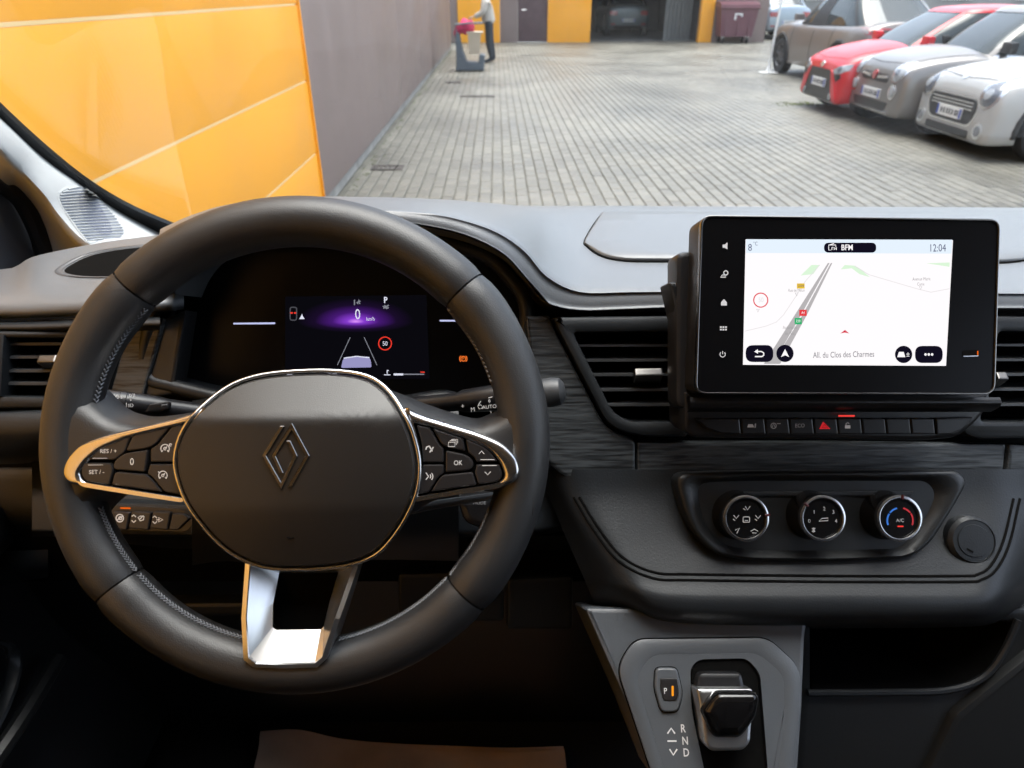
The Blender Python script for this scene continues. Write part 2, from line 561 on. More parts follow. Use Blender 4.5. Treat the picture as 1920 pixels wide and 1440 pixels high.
while x < 15.5:
    y = 4.0 + (0.0 if lane % 2 else PLn / 2) + random.uniform(-0.012, 0.012)
    ymax = 34.0 if x > 9.8 else 28.6 if x < 3.6 or x > 7.8 else 29.0
    while y < ymax:
        dz = random.uniform(-0.0015, 0.0015)
        near = 6.02 < y < 7.25 and -1.45 < x < 0.80 * y * 0.985
        if near and npav < 300:
            if pme is None:
                o = obj('paver', pv, pf, M['paver'], g, smooth=0)
                pme = o.data
            else:
                o = bpy.data.objects.new('paver', pme)
                COL.objects.link(o); o.parent = g
            o.location = (x, y, 0.012 + dz)
            o.location.z = dz
            npav += 1
        else:
            V, Fs = paver_shape(x, y, PW - 0.012, PLn - 0.009, dz)
            k = len(fieldV)
            fieldV += V; fieldF += [tuple(i + k for i in f) for f in Fs]
        y += PLn
    x += PW; lane += 1
me = bpy.data.meshes.new('paver_field')
me.from_pydata(fieldV, [], fieldF)
me.materials.append(M['paver'])
o = bpy.data.objects.new('paver_field', me); COL.objects.link(o); o.parent = g; o['kind'] = 'stuff'
# drain grates and a manhole frame let into the paving
def grate(x, y, w, l, label):
    t = thing('drain_grate', label, 'drain', (x, y, 0.0), group='iron drain covers in the paving')
    fr = MB()
    for sx in (-1, 1): fr.add(*box((x + sx * (w / 2 - .015), y, .004), (.03, l, .012)))
    for sy in (-1, 1): fr.add(*box((x, y + sy * (l / 2 - .015), .004), (w - .06, .03, .012)))
    fr.build('frame', M['iron'], t, smooth=0)
    n = int((w - .06) / .045)
    for k in range(n):
        xx = x - w / 2 + .03 + (k + .5) * (w - .06) / n
        obj('bar', *box((xx, y, .0035), (.022, l - .06, .010)), M['iron'], t, smooth=0)
p = atZ(727, 315, 0); grate(p.x, p.y, .34, .22, 'small iron drain grate near the wall base, closest to the dashboard')
p = atZ(895, 181, 0); grate(p.x, p.y, .62, .16, 'long narrow iron drain cover in the middle of the paving')
p = atZ(838, 155, 0); grate(p.x + .12, p.y, .30, .30, 'square iron drain cover beside the wall, in front of the cleaning cart')
# moss along the wall foot and in a joint patch near the red car
mb = MB()
for k in range(170):
    yy = random.uniform(5.5, 24); xx = WX + .03 + abs(random.gauss(0, .05)); s = random.uniform(.005, .016)
    mb.add([(xx - s, yy - s, .002), (xx + s, yy - s * .6, .003), (xx + s * .7, yy + s, .002), (xx - s * .8, yy + s, .003), (xx, yy, .006 + s * .5)], [(0, 1, 4), (1, 2, 4), (2, 3, 4), (3, 0, 4)])
pm = atZ(1505, 196, 0)
for k in range(110):
    xx = pm.x + random.gauss(0, .22); yy = pm.y + random.gauss(0, .12); s = random.uniform(.008, .022)
    mb.add([(xx - s, yy - s, .002), (xx + s, yy - s * .6, .003), (xx + s * .7, yy + s, .002), (xx - s * .8, yy + s, .003), (xx, yy, .006 + s * .5)], [(0, 1, 4), (1, 2, 4), (2, 3, 4), (3, 0, 4)])
tag(mb.build('moss', M['moss'], None, smooth=0), 'green moss growing along the wall foot and in the paving joints', 'moss', kind='stuff')

# ------------------------------------------------------------------ clad building beside the van
wall = thing('clad_building', 'long building wall clad in orange and grey-brown panels beside the van', 'building', (WX - .2, 10, 0))
obj('core_wall', *box((WX - .35, 9.0, 2.6), (.4, 33.0, 5.2)), M['plinth'], wall, smooth=0)
OY0, OY1 = -7.0, 5.78
zs = [0.02, 0.52, 1.052, 1.562, 2.08, 2.60, 3.12, 3.64, 4.16, 4.68, 5.2]
for a, b in zip(zs[:-1], zs[1:]):
    obj('panel', *box((WX - .06, (OY0 + OY1) / 2, (a + b) / 2), (.12, OY1 - OY0, b - a - .012), bev=.006), M['orange'], wall)
    obj('joint_strip', *box((WX - .012, (OY0 + OY1) / 2 - .02, b), (.024, OY1 - OY0 - .06, .013)), M['seam'], wall, smooth=0)
obj('edge_trim', *box((WX - .05, OY1 + .012, 2.61), (.135, .022, 5.18), bev=.004), M['orange'], wall)
yb = OY1 + .025
gy = [yb, 11.6, 17.4, 23.2, 25.0]
gz = [0.10, 2.15, 4.2, 5.2]
for a, b in zip(gy[:-1], gy[1:]):
    for c, d in zip(gz[:-1], gz[1:]):
        obj('panel', *box((WX - .08, (a + b) / 2, (c + d) / 2), (.12, b - a - .008, d - c - .012), bev=.004), M['brown'], wall)
obj('plinth', *box((WX - .09, (yb + 25.0) / 2, .048), (.10, 25.0 - yb, .10)), M['plinth'], wall, smooth=0)

# ------------------------------------------------------------------ far building with garage
FY = 28.0
far = thing('garage_building', 'workshop building with orange pillars, brown panels and an open garage bay', 'building', (4, FY, 0))
def fx(px): return atZ(px, 80, 0).x
def fpanel(name, a, b, z0, z1, m, proud=0.0, dep=.3):
    return obj(name, *box(((a + b) / 2, FY - proud + dep / 2, (z0 + z1) / 2), (b - a - .01, dep, z1 - z0 - .01), bev=.008), m, far)
xa = [-1.75, fx(860), fx(938), fx(971), fx(1026), fx(1106), fx(1309), fx(1334), 9.75]
fpanel('panel', xa[0], xa[1], 0, 4.6, M['brown'])
fpanel('pillar_panel', xa[1], xa[2], 0, 4.6, M['orange'], .06)
fpanel('panel', xa[2], xa[3], 0, 4.6, M['brown'])
M['door'] = mat('maroon_door', (0.09, 0.055, 0.06), 0.45, var=.1)
dr = fpanel('door', xa[3], xa[4], 0.02, 2.4, M['door'], -.06, .08)
obj('handle', *tube([(xa[3] + .14, FY + .02, 1.05), (xa[3] + .14, FY - .03, 1.05), (xa[3] + .30, FY - .03, 1.05)], .012, 8), M['satinmetal'], dr)
fpanel('panel', xa[3], xa[4], 2.4, 4.6, M['brown'])
fpanel('pillar_panel', xa[4], xa[5], 0, 4.6, M['orange'], .06)
fpanel('lintel_panel', xa[5], xa[6], 2.9, 4.6, M['brown'])
fpanel('pillar_panel', xa[6], xa[7], 0, 4.6, M['orange'], .06)
fpanel('panel', xa[7], xa[8], 0, 4.6, M['brown'])
obj('side_return', *box((9.6, FY + 4.3, 2.3), (.3, 8.0, 4.6)), M['brown'], far, smooth=0)
M['render'] = mat('pale_render', (.30, .30, .29), .8, var=.1, vscale=1.0)
bb = thing('background_building', 'pale rendered building behind the parked cars at the end of the yard', 'building', (20, 38, 0))
obj('wall', *box((21.0, 38.2, 2.5), (24.0, .4, 5.0)), M['render'], bb, smooth=0)
for k in range(6):
    w_ = obj('window', *box((11.5 + k * 3.6, 37.98, 1.9), (1.5, .08, 1.3)), M['white'], bb, smooth=0)
    obj('pane', *box((11.5 + k * 3.6, 37.93, 1.9), (1.3, .04, 1.1)), M['gloss'], w_, smooth=0)
M['gdark'] = mat('garage_interior_paint', (0.10, 0.10, 0.105), .8, var=.1)
M['gfloor'] = mat('garage_floor', (0.16, 0.155, 0.145), .7, var=.2)
a, b = xa[5] - .2, xa[6] + .2
gi = MB()
gi.add(*box((a - .05, FY + 4.3, 1.6), (.1, 8.0, 3.2))).add(*box((b + .05, FY + 4.3, 1.6), (.1, 8.0, 3.2))).add(*box(((a + b) / 2, FY + 8.3, 1.6), (b - a + .2, .1, 3.2))).add(*box(((a + b) / 2, FY + 4.3, 3.25), (b - a + .2, 8.0, .1)))
gi.build('bay_lining', M['gdark'], far, smooth=0)
obj('bay_floor', *box(((a + b) / 2, FY + 4.6, .0), (b - a, 7.4, .02)), M['gfloor'], far, smooth=0)
M['shutter'] = mat('shutter_slat', (0.12, 0.125, 0.12), .5, var=.08)
for k in range(7):                               # half-closed inner partition at the bay's far side
    xx = fx(1256) + (k + .5) * (fx(1309) - fx(1256)) / 7
    obj('partition_slat', *box((xx, FY + 1.2, 1.45), ((fx(1309) - fx(1256)) / 7 - .02, .05, 2.9)), M['shutter'], far, smooth=0)

# ------------------------------------------------------------------ vehicles in the yard
CM = dict(
    tyre=mat('tyre_rubber', (0.012, 0.012, 0.013), .8, bump=.3, bscale=60), rim=mat('alloy', (.45, .45, .46), .3, metal=1.0), dkrim=mat('dark_alloy', (.08, .08, .085), .35, metal=.8),
    glass=mat('car_glass', (.03, .04, .042), .03, ior=1.5), black=mat('grille_black', (.008, .008, .009), .35), chrome=M['chrome'],
    lamp=mat('headlamp_lens', (.30, .32, .34), .06, coat=1.0, var=.2, vscale=14), lampin=mat('headlamp_dark', (.10, .11, .13), .1, coat=1.0), tail=mat('tail_lamp', (.30, .008, .012), .1, coat=1.0),
    plate=mat('number_plate', (.72, .72, .70), .45), blue=mat('plate_band', (.03, .07, .35), .5), ink=mat('plate_ink', (.03, .03, .035), .5), trim=mat('black_trim', (.014, .014, .015), .55))
def paint(name, c, r=.36, metal=0.0, coat=.30):
    return mat(name, c, r, metal=metal, coat=coat, var=.02, vscale=3)
def sgn(v): return -1 if v < 0 else 1
def make_car(name, label, c, loc, heading, group='cars parked in the yard'):
    """c: the car's measures. Local x forward, y left, z up; the root stands on the ground in the car's middle."""
    t = thing(name, label, 'car', (0, 0, 0), group)
    L, H, W = c['L'], c['H'], c['W'] / 2
    P = c['paint']
    rows = []
    for (fx_, zb, zs_, zt, kw, kb) in c['st']:
        x_ = fx_ * L / 2
        wm, wb = W * kw, W * kb
        half = [(0, zb), (wb * .85, zb), (wb, zb + .05), (wm, zb + (zs_ - zb) * .42), (wm * .992, zb + (zs_ - zb) * .72), (wm * .955, zs_ - .03), (wm * .86, zs_ + (zt - zs_) * .35), (wm * .5, zs_ + (zt - zs_) * .9), (0, zt)]
        ring = half + [(-a, b) for a, b in reversed(half[1:-1])]
        rows.append(crom([Vector((x_, a, b)) for a, b in ring], 3, closed=True))
    n = len(rows[0])
    cols = [crom([r_[i] for r_ in rows], 5) for i in range(n)]
    m = len(cols[0])
    V = [p_ for i in range(m) for p_ in [cols[k][i] for k in range(n)]]
    Fs = [(i * n + k, i * n + (k + 1) % n, (i + 1) * n + (k + 1) % n, (i + 1) * n + k) for i in range(m - 1) for k in range(n)]
    Fs += [tuple(range(n)), tuple((m - 1) * n + k for k in reversed(range(n)))]
    body = obj('body', V, Fs, P, t, smooth=50)
    wr, wx = c['wr'], c['wx']
    cut = MB()
    for xx in wx:
        for s in (-1, 1): cut.add(*lathe((xx, s * (W - .34), wr), (0, s, 0), [(wr + .045, 0), (wr + .045, .6)], 28))
    co = cut.build('cutter', P, None)
    md = body.modifiers.new('b', 'BOOLEAN'); md.operation = 'DIFFERENCE'; md.object = co; md.solver = 'EXACT'
    bpy.context.view_layer.update()
    me = bpy.data.meshes.new_from_object(body.evaluated_get(bpy.context.evaluated_depsgraph_get()))
    body.modifiers.clear(); body.data = me
    me.shade_smooth(); me.set_sharp_from_angle(angle=R(45))
    bpy.data.objects.remove(co)
    bvh = BVHTree.FromPolygons([Vector(v) for v in V], Fs)
    # greenhouse
    G = c['gh']
    def ringpt(tt, ph, off=0.0):
        xf = G['a0'] + (G['a1'] - G['a0']) * tt + G.get('bowf', .10) * math.sin(math.pi * tt) * .5
        xr = G['c0'] + (G['c1'] - G['c0']) * tt
        w = G['wb'] + (G['wr'] - G['wb']) * tt + .03 * math.sin(math.pi * tt)
        e = 2 / G.get('n', 5.0)
        ca, sa = math.cos(R(ph)), math.sin(R(ph))
        a_, w_ = (xf - xr) / 2 + off, w + off
        return Vector(((xf + xr) / 2 + a_ * sgn(ca) * abs(ca) ** e, w_ * sgn(sa) * abs(sa) ** e, G['zb'] + (G['zr'] - G['zb']) * tt))
    def band(p0, p1, t0, t1, off, np_=6, nt=6):
        V_ = [ringpt(t0 + (t1 - t0) * j / nt, p0 + (p1 - p0) * i / np_, off) for j in range(nt + 1) for i in range(np_ + 1)]
        F_ = [(j * (np_ + 1) + i, j * (np_ + 1) + i + 1, (j + 1) * (np_ + 1) + i + 1, (j + 1) * (np_ + 1) + i) for j in range(nt) for i in range(np_)]
        return V_, F_
    obj('glazing', *band(0, 360, -.06, .96, 0, 60, 8), CM['glass'], t, 60)
    rf = MB()
    V_, F_ = band(0, 360, .91, 1.0, .012, 60, 2)
    k = len(V_) - 61
    ctr = [Vector(v) for v in V_[k:]]
    mid = sum(ctr[:60], Vector()) / 60
    for j, (sc_, dz) in enumerate(((.85, .022), (.5, .045), (.2, .055), (0.02, .057))):
        V_ += [mid + (q - mid) * sc_ + Vector((0, 0, dz)) for q in ctr]
        F_ += [(k + j * 61 + i, k + j * 61 + i + 1, k + (j + 1) * 61 + i + 1, k + (j + 1) * 61 + i) for i in range(60)]
    rf.add(V_, F_).build('roof', c.get('roof', P), t, 60)
    for s in (1, -1):
        for (p0, p1, mm) in G['pillars']:
            mt = P if mm == 'p' else CM['trim']
            obj('pillar', *band(s * p0, s * p1, -.05, .93, .010 if mm == 'p' else .006, 3, 6), mt, t, 60)
        obj('sill_rail', *band(s * 25, s * 155, -.07, .02, .008, 20, 1), c.get('belt', CM['trim']), t, 60)
    obj('cowl_strip', *band(-40, 40, -.08, .035, .007, 20, 2), CM['trim'], t, 60)
    for s in (1, -1):                            # wipers resting on the windscreen
        obj('wiper', *tube([ringpt(.02, s * 6 + 14, .018), ringpt(.07, s * 6 - 4, .018), ringpt(.09, s * 6 - 16, .018)], .012, 6), CM['trim'], t)
    def down(x_, y_, dz=.0012):
        h = bvh.ray_cast(Vector((x_, y_, 3)), Vector((0, 0, -1)))
        return h[0] + Vector((0, 0, dz)) if h[0] is not None else None
    for s in (1, -1):                            # bonnet shut line
        xs_ = [G['a0'] - .05 + (L / 2 * .93 - G['a0'] + .05) * k / 10 for k in range(11)]
        pts = [down(x_, s * W * (.80 - .10 * (k / 10) ** 2)) for k, x_ in enumerate(xs_)]
        pts = [p_ for p_ in pts if p_ is not None]
        if len(pts) > 3: obj('bonnet_line', *tube(pts, .0045, 6), CM['trim'], t)
    pts = [down(L / 2 * (.93 + .035 * (1 - (k / 6) ** 2)), W * .70 * k / 6) for k in range(-6, 7)]
    pts = [p_ for p_ in pts if p_ is not None]
    if len(pts) > 3: obj('bonnet_line', *tube(pts, .0045, 6), CM['trim'], t)
    if c.get('arch'):
        for xx in wx:
            for s in (-1, 1):
                pts = []
                for k in range(17):
                    a_ = math.pi * (k / 16 * 1.10 - .05)
                    px_, pz_ = xx + (wr + .075) * math.cos(a_), wr + (wr + .075) * math.sin(a_)
                    h = bvh.ray_cast(Vector((px_, s * 3, pz_)), Vector((0, -s, 0)))
                    if h[0] is not None and abs(h[0].y) > W * .5: pts.append(h[0] - Vector((0, s * .012, 0)))
                if len(pts) > 4: obj('arch_trim', *tube(pts, .034, 8), CM['trim'], t)
    # wheels
    for xx in wx:
        for s in (-1, 1):
            y0 = s * (W - .225)
            wmesh = obj('wheel', *lathe((xx, y0, wr), (0, s, 0), [(wr * .62, .0), (wr * .93, .0), (wr, .03), (wr, .17), (wr * .94, .20), (wr * .70, .205), (wr * .66, .185), (wr * .64, .05)], 32), CM['tyre'], t, 40)
            rm = MB()
            rm.add(*lathe((xx, y0, wr), (0, s, 0), [(wr * .16, .10), (wr * .16, .185), (wr * .10, .195)], 16))
            rm.add(*lathe((xx, y0, wr), (0, s, 0), [(wr * .58, .15), (wr * .66, .19), (wr * .60, .195), (wr * .56, .17)], 32, cap=False))
            for q in range(c.get('spokes', 5)):
                a_ = 2 * math.pi * q / c.get('spokes', 5) + .3
                dv = Vector((math.cos(a_), 0, math.sin(a_)))
                o_ = Vector((xx, y0 + s * .175, wr))
                rm.add(*tube([o_ + dv * wr * .1, o_ + dv * wr * .62], [.04, .03], 6, flat=.5, up=(0, 1, 0)))
            rm.build('rim', c.get('rim', CM['rim']), wmesh, 40)
            obj('brake_shade', *lathe((xx, y0, wr), (0, s, 0), [(wr * .6, .04), (wr * .6, .06)], 20), CM['black'], wmesh)
    # surface details laid on the body
    def patch(nm, out, mt, off=.006, dirn=(-1, 0, 0), parent=None, start=4.0, rings=5, dome=0.0, smooth=40):
        d_ = Vector(dirn).normalized()
        s_ = Vector((0, 0, 1)).cross(-d_).normalized()
        if s_.length < .1: s_ = Vector((0, 1, 0))
        q_ = Vector((0, 0, 1))
        cx = sum(p_[0] for p_ in out) / len(out); cy = sum(p_[1] for p_ in out) / len(out)
        V_ = []
        N = len(out)
        for j in range(rings + 1):
            f_ = 1 - j / rings if j < rings else .001
            for p_ in out:
                o_ = s_ * (cx + (p_[0] - cx) * f_) + q_ * (cy + (p_[1] - cy) * f_) - d_ * start
                h = bvh.ray_cast(o_, d_)
                hit = h[0]
                if hit is None or abs(hit.dot(d_)) < L / 2 - .75:
                    hit = bvh.find_nearest(o_ + d_ * (start - L / 2 + .35))[0]
                V_.append(hit - d_ * (off + dome * (1 - f_ * f_)))
        F_ = [(j * N + i, j * N + (i + 1) % N, (j + 1) * N + (i + 1) % N, (j + 1) * N + i) for j in range(rings) for i in range(N)]
        base = [v + d_ * (off + .03) for v in V_[:N]]
        k_ = len(V_); V_ += base
        F_ += [(i, (i + 1) % N, k_ + (i + 1) % N, k_ + i) for i in range(N)]
        return obj(nm, V_, F_, mt, parent or t, smooth)
    c['details'](patch, t, c)
    for s in (1, -1):                            # door mirrors
        mp = ringpt(.10, s * 42, .02)
        obj('mirror', *box(mp + Vector((-.05, s * .13, .05)), (.10, .19, .13), bev=.03), c.get('mirror', P), t)
        obj('mirror_arm', *box(mp + Vector((-.05, s * .02, .02)), (.05, .10, .03)), CM['trim'], t)
    for s in (1, -1):                            # shut lines of the doors
        for xx in c.get('shut', ()):
            pts = []
            for k in range(9):
                z_ = .30 + k * (G['zb'] - .34) / 8
                h = bvh.ray_cast(Vector((xx + .04 * math.sin(k * .4), s * 3, z_)), Vector((0, -s, 0)))
                if h[0] is not None: pts.append(h[0] + Vector((0, s * .001, 0)))
            if len(pts) > 2: obj('shut_line', *tube(pts, .005, 6), CM['trim'], t)
    t.location = loc
    t.rotation_euler.z = heading
    return t
def rrect(cx, cy, w, h, r, n=4):
    return rnd([(cx - w / 2, cy - h / 2), (cx + w / 2, cy - h / 2), (cx + w / 2, cy + h / 2), (cx - w / 2, cy + h / 2)], r, n)
def dense(p, k=3):
    out = []
    for i in range(len(p)):
        a, b = Vector(p[i]), Vector(p[(i + 1) % len(p)])
        out += [tuple(a.lerp(b, q / k)) for q in range(k)]
    return out
def mir(p): return [(-a, b) for a, b in reversed(p)]
def plate_on(patch, z, y=0.0, front=True, off=.022):
    d = (-1, 0, 0) if front else (1, 0, 0)
    pl_ = patch('number_plate', dense(rrect(y, z, .52, .115, .012), 2), CM['plate'], off, d, rings=3)
    for s in (-1, 1):
        patch('plate_band', rrect(y + s * .238, z, .036, .105, .004, 2), CM['blue'], off + .003, d, pl_, rings=2)
    for k, dx in enumerate((-.16, -.10, -.035, .02, .075, .14, .185)):   # blurred characters, unreadable in the photo
        patch('plate_mark', rrect(y + dx, z, .030, .062, .006, 2), CM['ink'], off + .003, d, pl_, rings=2)

# --- white three-door with oval grille
def mini_details(patch, t, c):
    patch('grille', dense(rnd([(-.46, .60), (.46, .60), (.50, .50), (.42, .33), (-.42, .33), (-.50, .50)], .08), 2), CM['black'], .010)
    o = [(-.46, .60), (.46, .60), (.50, .50), (.42, .33), (-.42, .33), (-.50, .50)]
    ro = rnd([(a * 1.07, .47 + (b - .47) * 1.12) for a, b in o], .09, 6)
    patch('grille_surround', ro, CM['chrome'], .004, rings=3)
    for z in (.56, .525, .49): patch('grille_bar', rrect(0, z, .86, .014, .005, 2), CM['chrome'], .016, rings=2)
    patch('lower_intake', dense(rrect(0, .235, .92, .085, .03), 2), CM['black'], .008)
    patch('bumper_lip', dense(rrect(0, .168, 1.30, .035, .012), 3), M['satinmetal'], .012, rings=2)
    for s in (1, -1):
        e = [(s * .62 + a, .68 + b) for a, b in circ(0, 0, .145, 28, .155)]
        r0 = patch('headlight', e, CM['chrome'], .006)
        patch('lens', [(s * .62 + a, .68 + b) for a, b in circ(0, 0, .115, 28, .125)], CM['lampin'], .012, parent=r0, dome=.02)
        patch('reflector', [(s * .62 + a, .68 + b) for a, b in circ(0, 0, .055, 18)], CM['lamp'], .034, parent=r0)
        patch('fog_light_ring', [(s * .62 + a, .30 + b) for a, b in circ(0, 0, .085, 22)], M['satinmetal'], .008)
        patch('fog_light', [(s * .62 + a, .30 + b) for a, b in circ(0, 0, .055, 18)], CM['lampin'], .014)
    patch('emblem', circ(0, .80, .045, 16, .025), CM['chrome'], .010)
    plate_on(patch, .425)
ST_MINI = [(-1.0, .34, .60, .72, .60, .55), (-.985, .30, .72, .86, .80, .72), (-.92, .24, .84, .93, .92, .86), (-.6, .19, .88, .92, .985, .93), (0, .18, .88, .90, .985, .94), (.35, .18, .86, .92, .99, .95), (.48, .18, .85, .99, .985, .95), (.70, .18, .82, .95, .98, .94), (.88, .17, .77, .88, .965, .94), (.955, .165, .71, .81, .935, .92), (.985, .17, .645, .735, .885, .88), (1.0, .21, .57, .65, .80, .80)]
gh = dict(a0=.72, a1=.22, c0=-1.62, c1=-1.35, zb=.90, zr=1.38, wb=.77, wr=.58, pillars=[(33, 42, 't'), (86, 92, 't'), (128, 150, 't')])
p = atZ(1775, 203, .42)
hd = math.pi - R(2)
def nose_at(px_, py_, z, L, head):
    q = atZ(px_, py_, z)
    return (q.x - math.cos(head) * L / 2, q.y - math.sin(head) * L / 2, 0)
make_car('hatchback_car', 'white retro hatchback with an oval black grille, nearest of the parked cars', dict(L=3.82, H=1.41, W=1.73, st=ST_MINI, gh=gh, wr=.315, wx=(-1.22, 1.25), paint=paint('white_car_paint', (.38, .38, .37)), roof=paint('black_roof_paint', (.01, .01, .011)), mirror=CM['trim'], details=mini_details, shut=(.45, -.75), arch=True), nose_at(1782, 208, .425, 3.82, hd), hd)

# --- small grey round-nosed city car
def fiat_details(patch, t, c):
    for s in (1, -1):
        r0 = patch('headlight', [(s * .56 + a, .735 + b) for a, b in circ(0, 0, .125, 26, .13)], CM['chrome'], .006)
        patch('lens', [(s * .56 + a, .735 + b) for a, b in circ(0, 0, .105, 26, .11)], CM['lamp'], .012, parent=r0, dome=.02)
        patch('reflector', [(s * .555 + a, .735 + b) for a, b in circ(0, 0, .04, 16)], CM['lampin'], .034, parent=r0)
        r1 = patch('daytime_light', [(s * .55 + a, .50 + b) for a, b in circ(0, 0, .095, 22)], CM['chrome'], .006)
        patch('lens', [(s * .55 + a, .50 + b) for a, b in circ(0, 0, .07, 20)], CM['lamp'], .014, parent=r1, dome=.01)
        patch('moustache_bar', rnd([(s * .10, .665), (s * .36, .675), (s * .37, .645), (s * .10, .625)], .012), CM['chrome'], .014, rings=2)
    patch('grille', dense(rrect(0, .64, .74, .10, .04), 2), CM['black'], .007)
    patch('emblem', circ(0, .665, .06, 20), CM['tail'], .020)
    patch('lower_intake', dense(rnd([(-.50, .36), (.50, .36), (.44, .25), (-.44, .25)], .04), 2), CM['black'], .008)
    patch('chrome_lip', dense(rrect(0, .228, 1.10, .028, .01), 3), CM['chrome'], .012, rings=2)
    plate_on(patch, .44)
ST_FIAT = [(-1.0, .36, .62, .74, .60, .55), (-.985, .30, .74, .88, .80, .72), (-.92, .25, .84, .96, .92, .86), (-.6, .20, .88, .94, .985, .93), (0, .20, .88, .92, .985, .94), (.35, .20, .88, .95, .985, .95), (.50, .20, .88, 1.02, .98, .95), (.70, .20, .86, .98, .97, .94), (.86, .19, .81, .92, .955, .93), (.945, .19, .75, .85, .915, .90), (.982, .20, .68, .77, .86, .86), (1.0, .24, .585, .665, .77, .77)]
gh2 = dict(a0=.78, a1=.10, c0=-1.55, c1=-1.15, zb=.93, zr=1.45, wb=.73, wr=.56, pillars=[(33, 43, 'p'), (84, 92, 't'), (118, 152, 'p')])
hd2 = math.pi - R(1)
make_car('city_car', 'small metallic grey city car with round lamps, between the red and white cars', dict(L=3.57, H=1.49, W=1.63, st=ST_FIAT, gh=gh2, wr=.30, wx=(-1.13, 1.17), paint=paint('grey_car_paint', (.21, .20, .19), .32, .4), details=fiat_details, shut=(.5, -.65), mirror=CM['trim'], belt=CM['chrome']), nose_at(1634, 172, .44, 3.57, hd2), hd2)

# --- red city car with a cross-shaped face
def aygo_details(patch, t, c):
    patch('grille', dense(rnd([(-.42, .62), (.42, .62), (.64, .27), (.58, .20), (-.58, .20), (-.64, .27)], .05), 2), CM['black'], .008)
    for s in (1, -1):
        r0 = patch('headlight', dense(rnd([(s * .42, .63), (s * .58, .69), (s * .76, .74), (s * .78, .66), (s * .66, .59), (s * .50, .575)], .03), 2), CM['lamp'], .010)
        patch('lens', circ(s * .62, .655, .045, 18), CM['lampin'], .016, parent=r0)
        patch('lamp_trim', rnd([(s * .48, .57), (s * .66, .585), (s * .70, .54), (s * .60, .48)], .015), CM['black'], .010, rings=3)
        patch('cross_arm', dense(rnd([(s * .36, .63), (s * .45, .60), (s * .60, .42), (s * .70, .25), (s * .62, .20), (s * .52, .30), (s * .45, .46)], .03), 2), P_RED, .016, rings=4)
        patch('fog_light', circ(s * .50, .27, .05, 16), CM['lampin'], .016)
    patch('emblem', circ(0, .68, .06, 20, .04), CM['chrome'], .012)
    patch('splitter', dense(rrect(0, .175, 1.2, .04, .015), 3), M['satinmetal'], .012, rings=2)
    plate_on(patch, .43)
P_RED = paint('red_car_paint', (.55, .010, .020))
ST_AYGO = [(-1.0, .36, .62, .74, .62, .55), (-.985, .30, .74, .88, .82, .72), (-.92, .25, .86, .98, .93, .86), (-.6, .20, .92, .96, .985, .93), (0, .20, .90, .94, .985, .94), (.35, .20, .88, .95, .985, .95), (.50, .20, .87, 1.00, .985, .95), (.70, .20, .84, .95, .975, .94), (.87, .19, .77, .87, .965, .95), (.95, .18, .71, .79, .935, .92), (.985, .18, .645, .72, .885, .88), (1.0, .22, .555, .63, .81, .81)]
gh3 = dict(a0=.85, a1=.02, c0=-1.60, c1=-1.25, zb=.93, zr=1.42, wb=.74, wr=.57, pillars=[(33, 43, 'p'), (84, 92, 't'), (120, 152, 'p')])
hd3 = math.pi - R(1)
make_car('city_car', 'bright red city car with a black lower grille and cross-shaped front', dict(L=3.45, H=1.46, W=1.62, st=ST_AYGO, gh=gh3, wr=.30, wx=(-1.15, 1.19), paint=P_RED, details=aygo_details, shut=(.45, -.65)), nose_at(1536, 152, .43, 3.45, hd3), hd3)

# --- tall crossover seen from behind
def suv_details(patch, t, c):
    for s in (1, -1):
        r0 = patch('tail_light', dense(rnd([(s * .40, 1.06), (s * .84, 1.08), (s * .84, .95), (s * .44, .99)], .03), 2), CM['tail'], .010, (1, 0, 0))
        patch('lens', rrect(s * .62, 1.02, .30, .035, .01), CM['black'], .016, (1, 0, 0), r0, rings=2)
    patch('tail_bar', dense(rrect(0, 1.03, .80, .05, .01), 3), CM['black'], .008, (1, 0, 0), rings=2)
    patch('rear_bumper', dense(rrect(0, .42, 1.5, .22, .06), 3), CM['trim'], .010, (1, 0, 0))
    plate_on(patch, .62, front=False, off=.014)
ST_SUV = [(a, b * 1.05, c_ * 1.06, d * 1.06, e, f) for a, b, c_, d, e, f in [(-1.0, .45, .72, .90, .78, .70), (-.985, .36, .86, 1.04, .88, .80), (-.92, .28, .96, 1.10, .96, .90), (-.6, .24, .98, 1.06, 1.0, .95), (0, .23, .96, 1.00, .985, .95), (.35, .23, .95, 1.02, .985, .95), (.50, .23, .94, 1.08, .99, .95), (.72, .24, .90, 1.02, .98, .94), (.88, .25, .82, .94, .94, .92), (.95, .26, .74, .84, .88, .88), (.985, .30, .64, .74, .78, .80), (1.0, .36, .54, .62, .68, .70)]]
gh4 = dict(a0=1.05, a1=.30, c0=-2.02, c1=-1.25, zb=1.06, zr=1.56, wb=.82, wr=.62, pillars=[(33, 41, 't'), (82, 90, 't'), (118, 124, 't'), (138, 152, 'p')])
hd4 = R(92)
fw = atZ(1463, 137, 0)                            # front wheel foot on the camera's side
c4 = dict(L=4.5, H=1.5, W=1.84, st=ST_SUV, gh=gh4, wr=.37, wx=(-1.38, 1.38), paint=paint('champagne_car_paint', (.21, .185, .17), .3, .4), details=suv_details, shut=(.85, -.15, -1.0), rim=CM['dkrim'], spokes=7, arch=True)
def foot_at(fw, x, y, hd): return (fw.x - (x * math.cos(hd) - y * math.sin(hd)), fw.y - (x * math.sin(hd) + y * math.cos(hd)), 0)
make_car('crossover_car', 'champagne grey crossover seen from behind beside the white pole', c4, foot_at(fw, 1.38, .80, hd4), hd4)

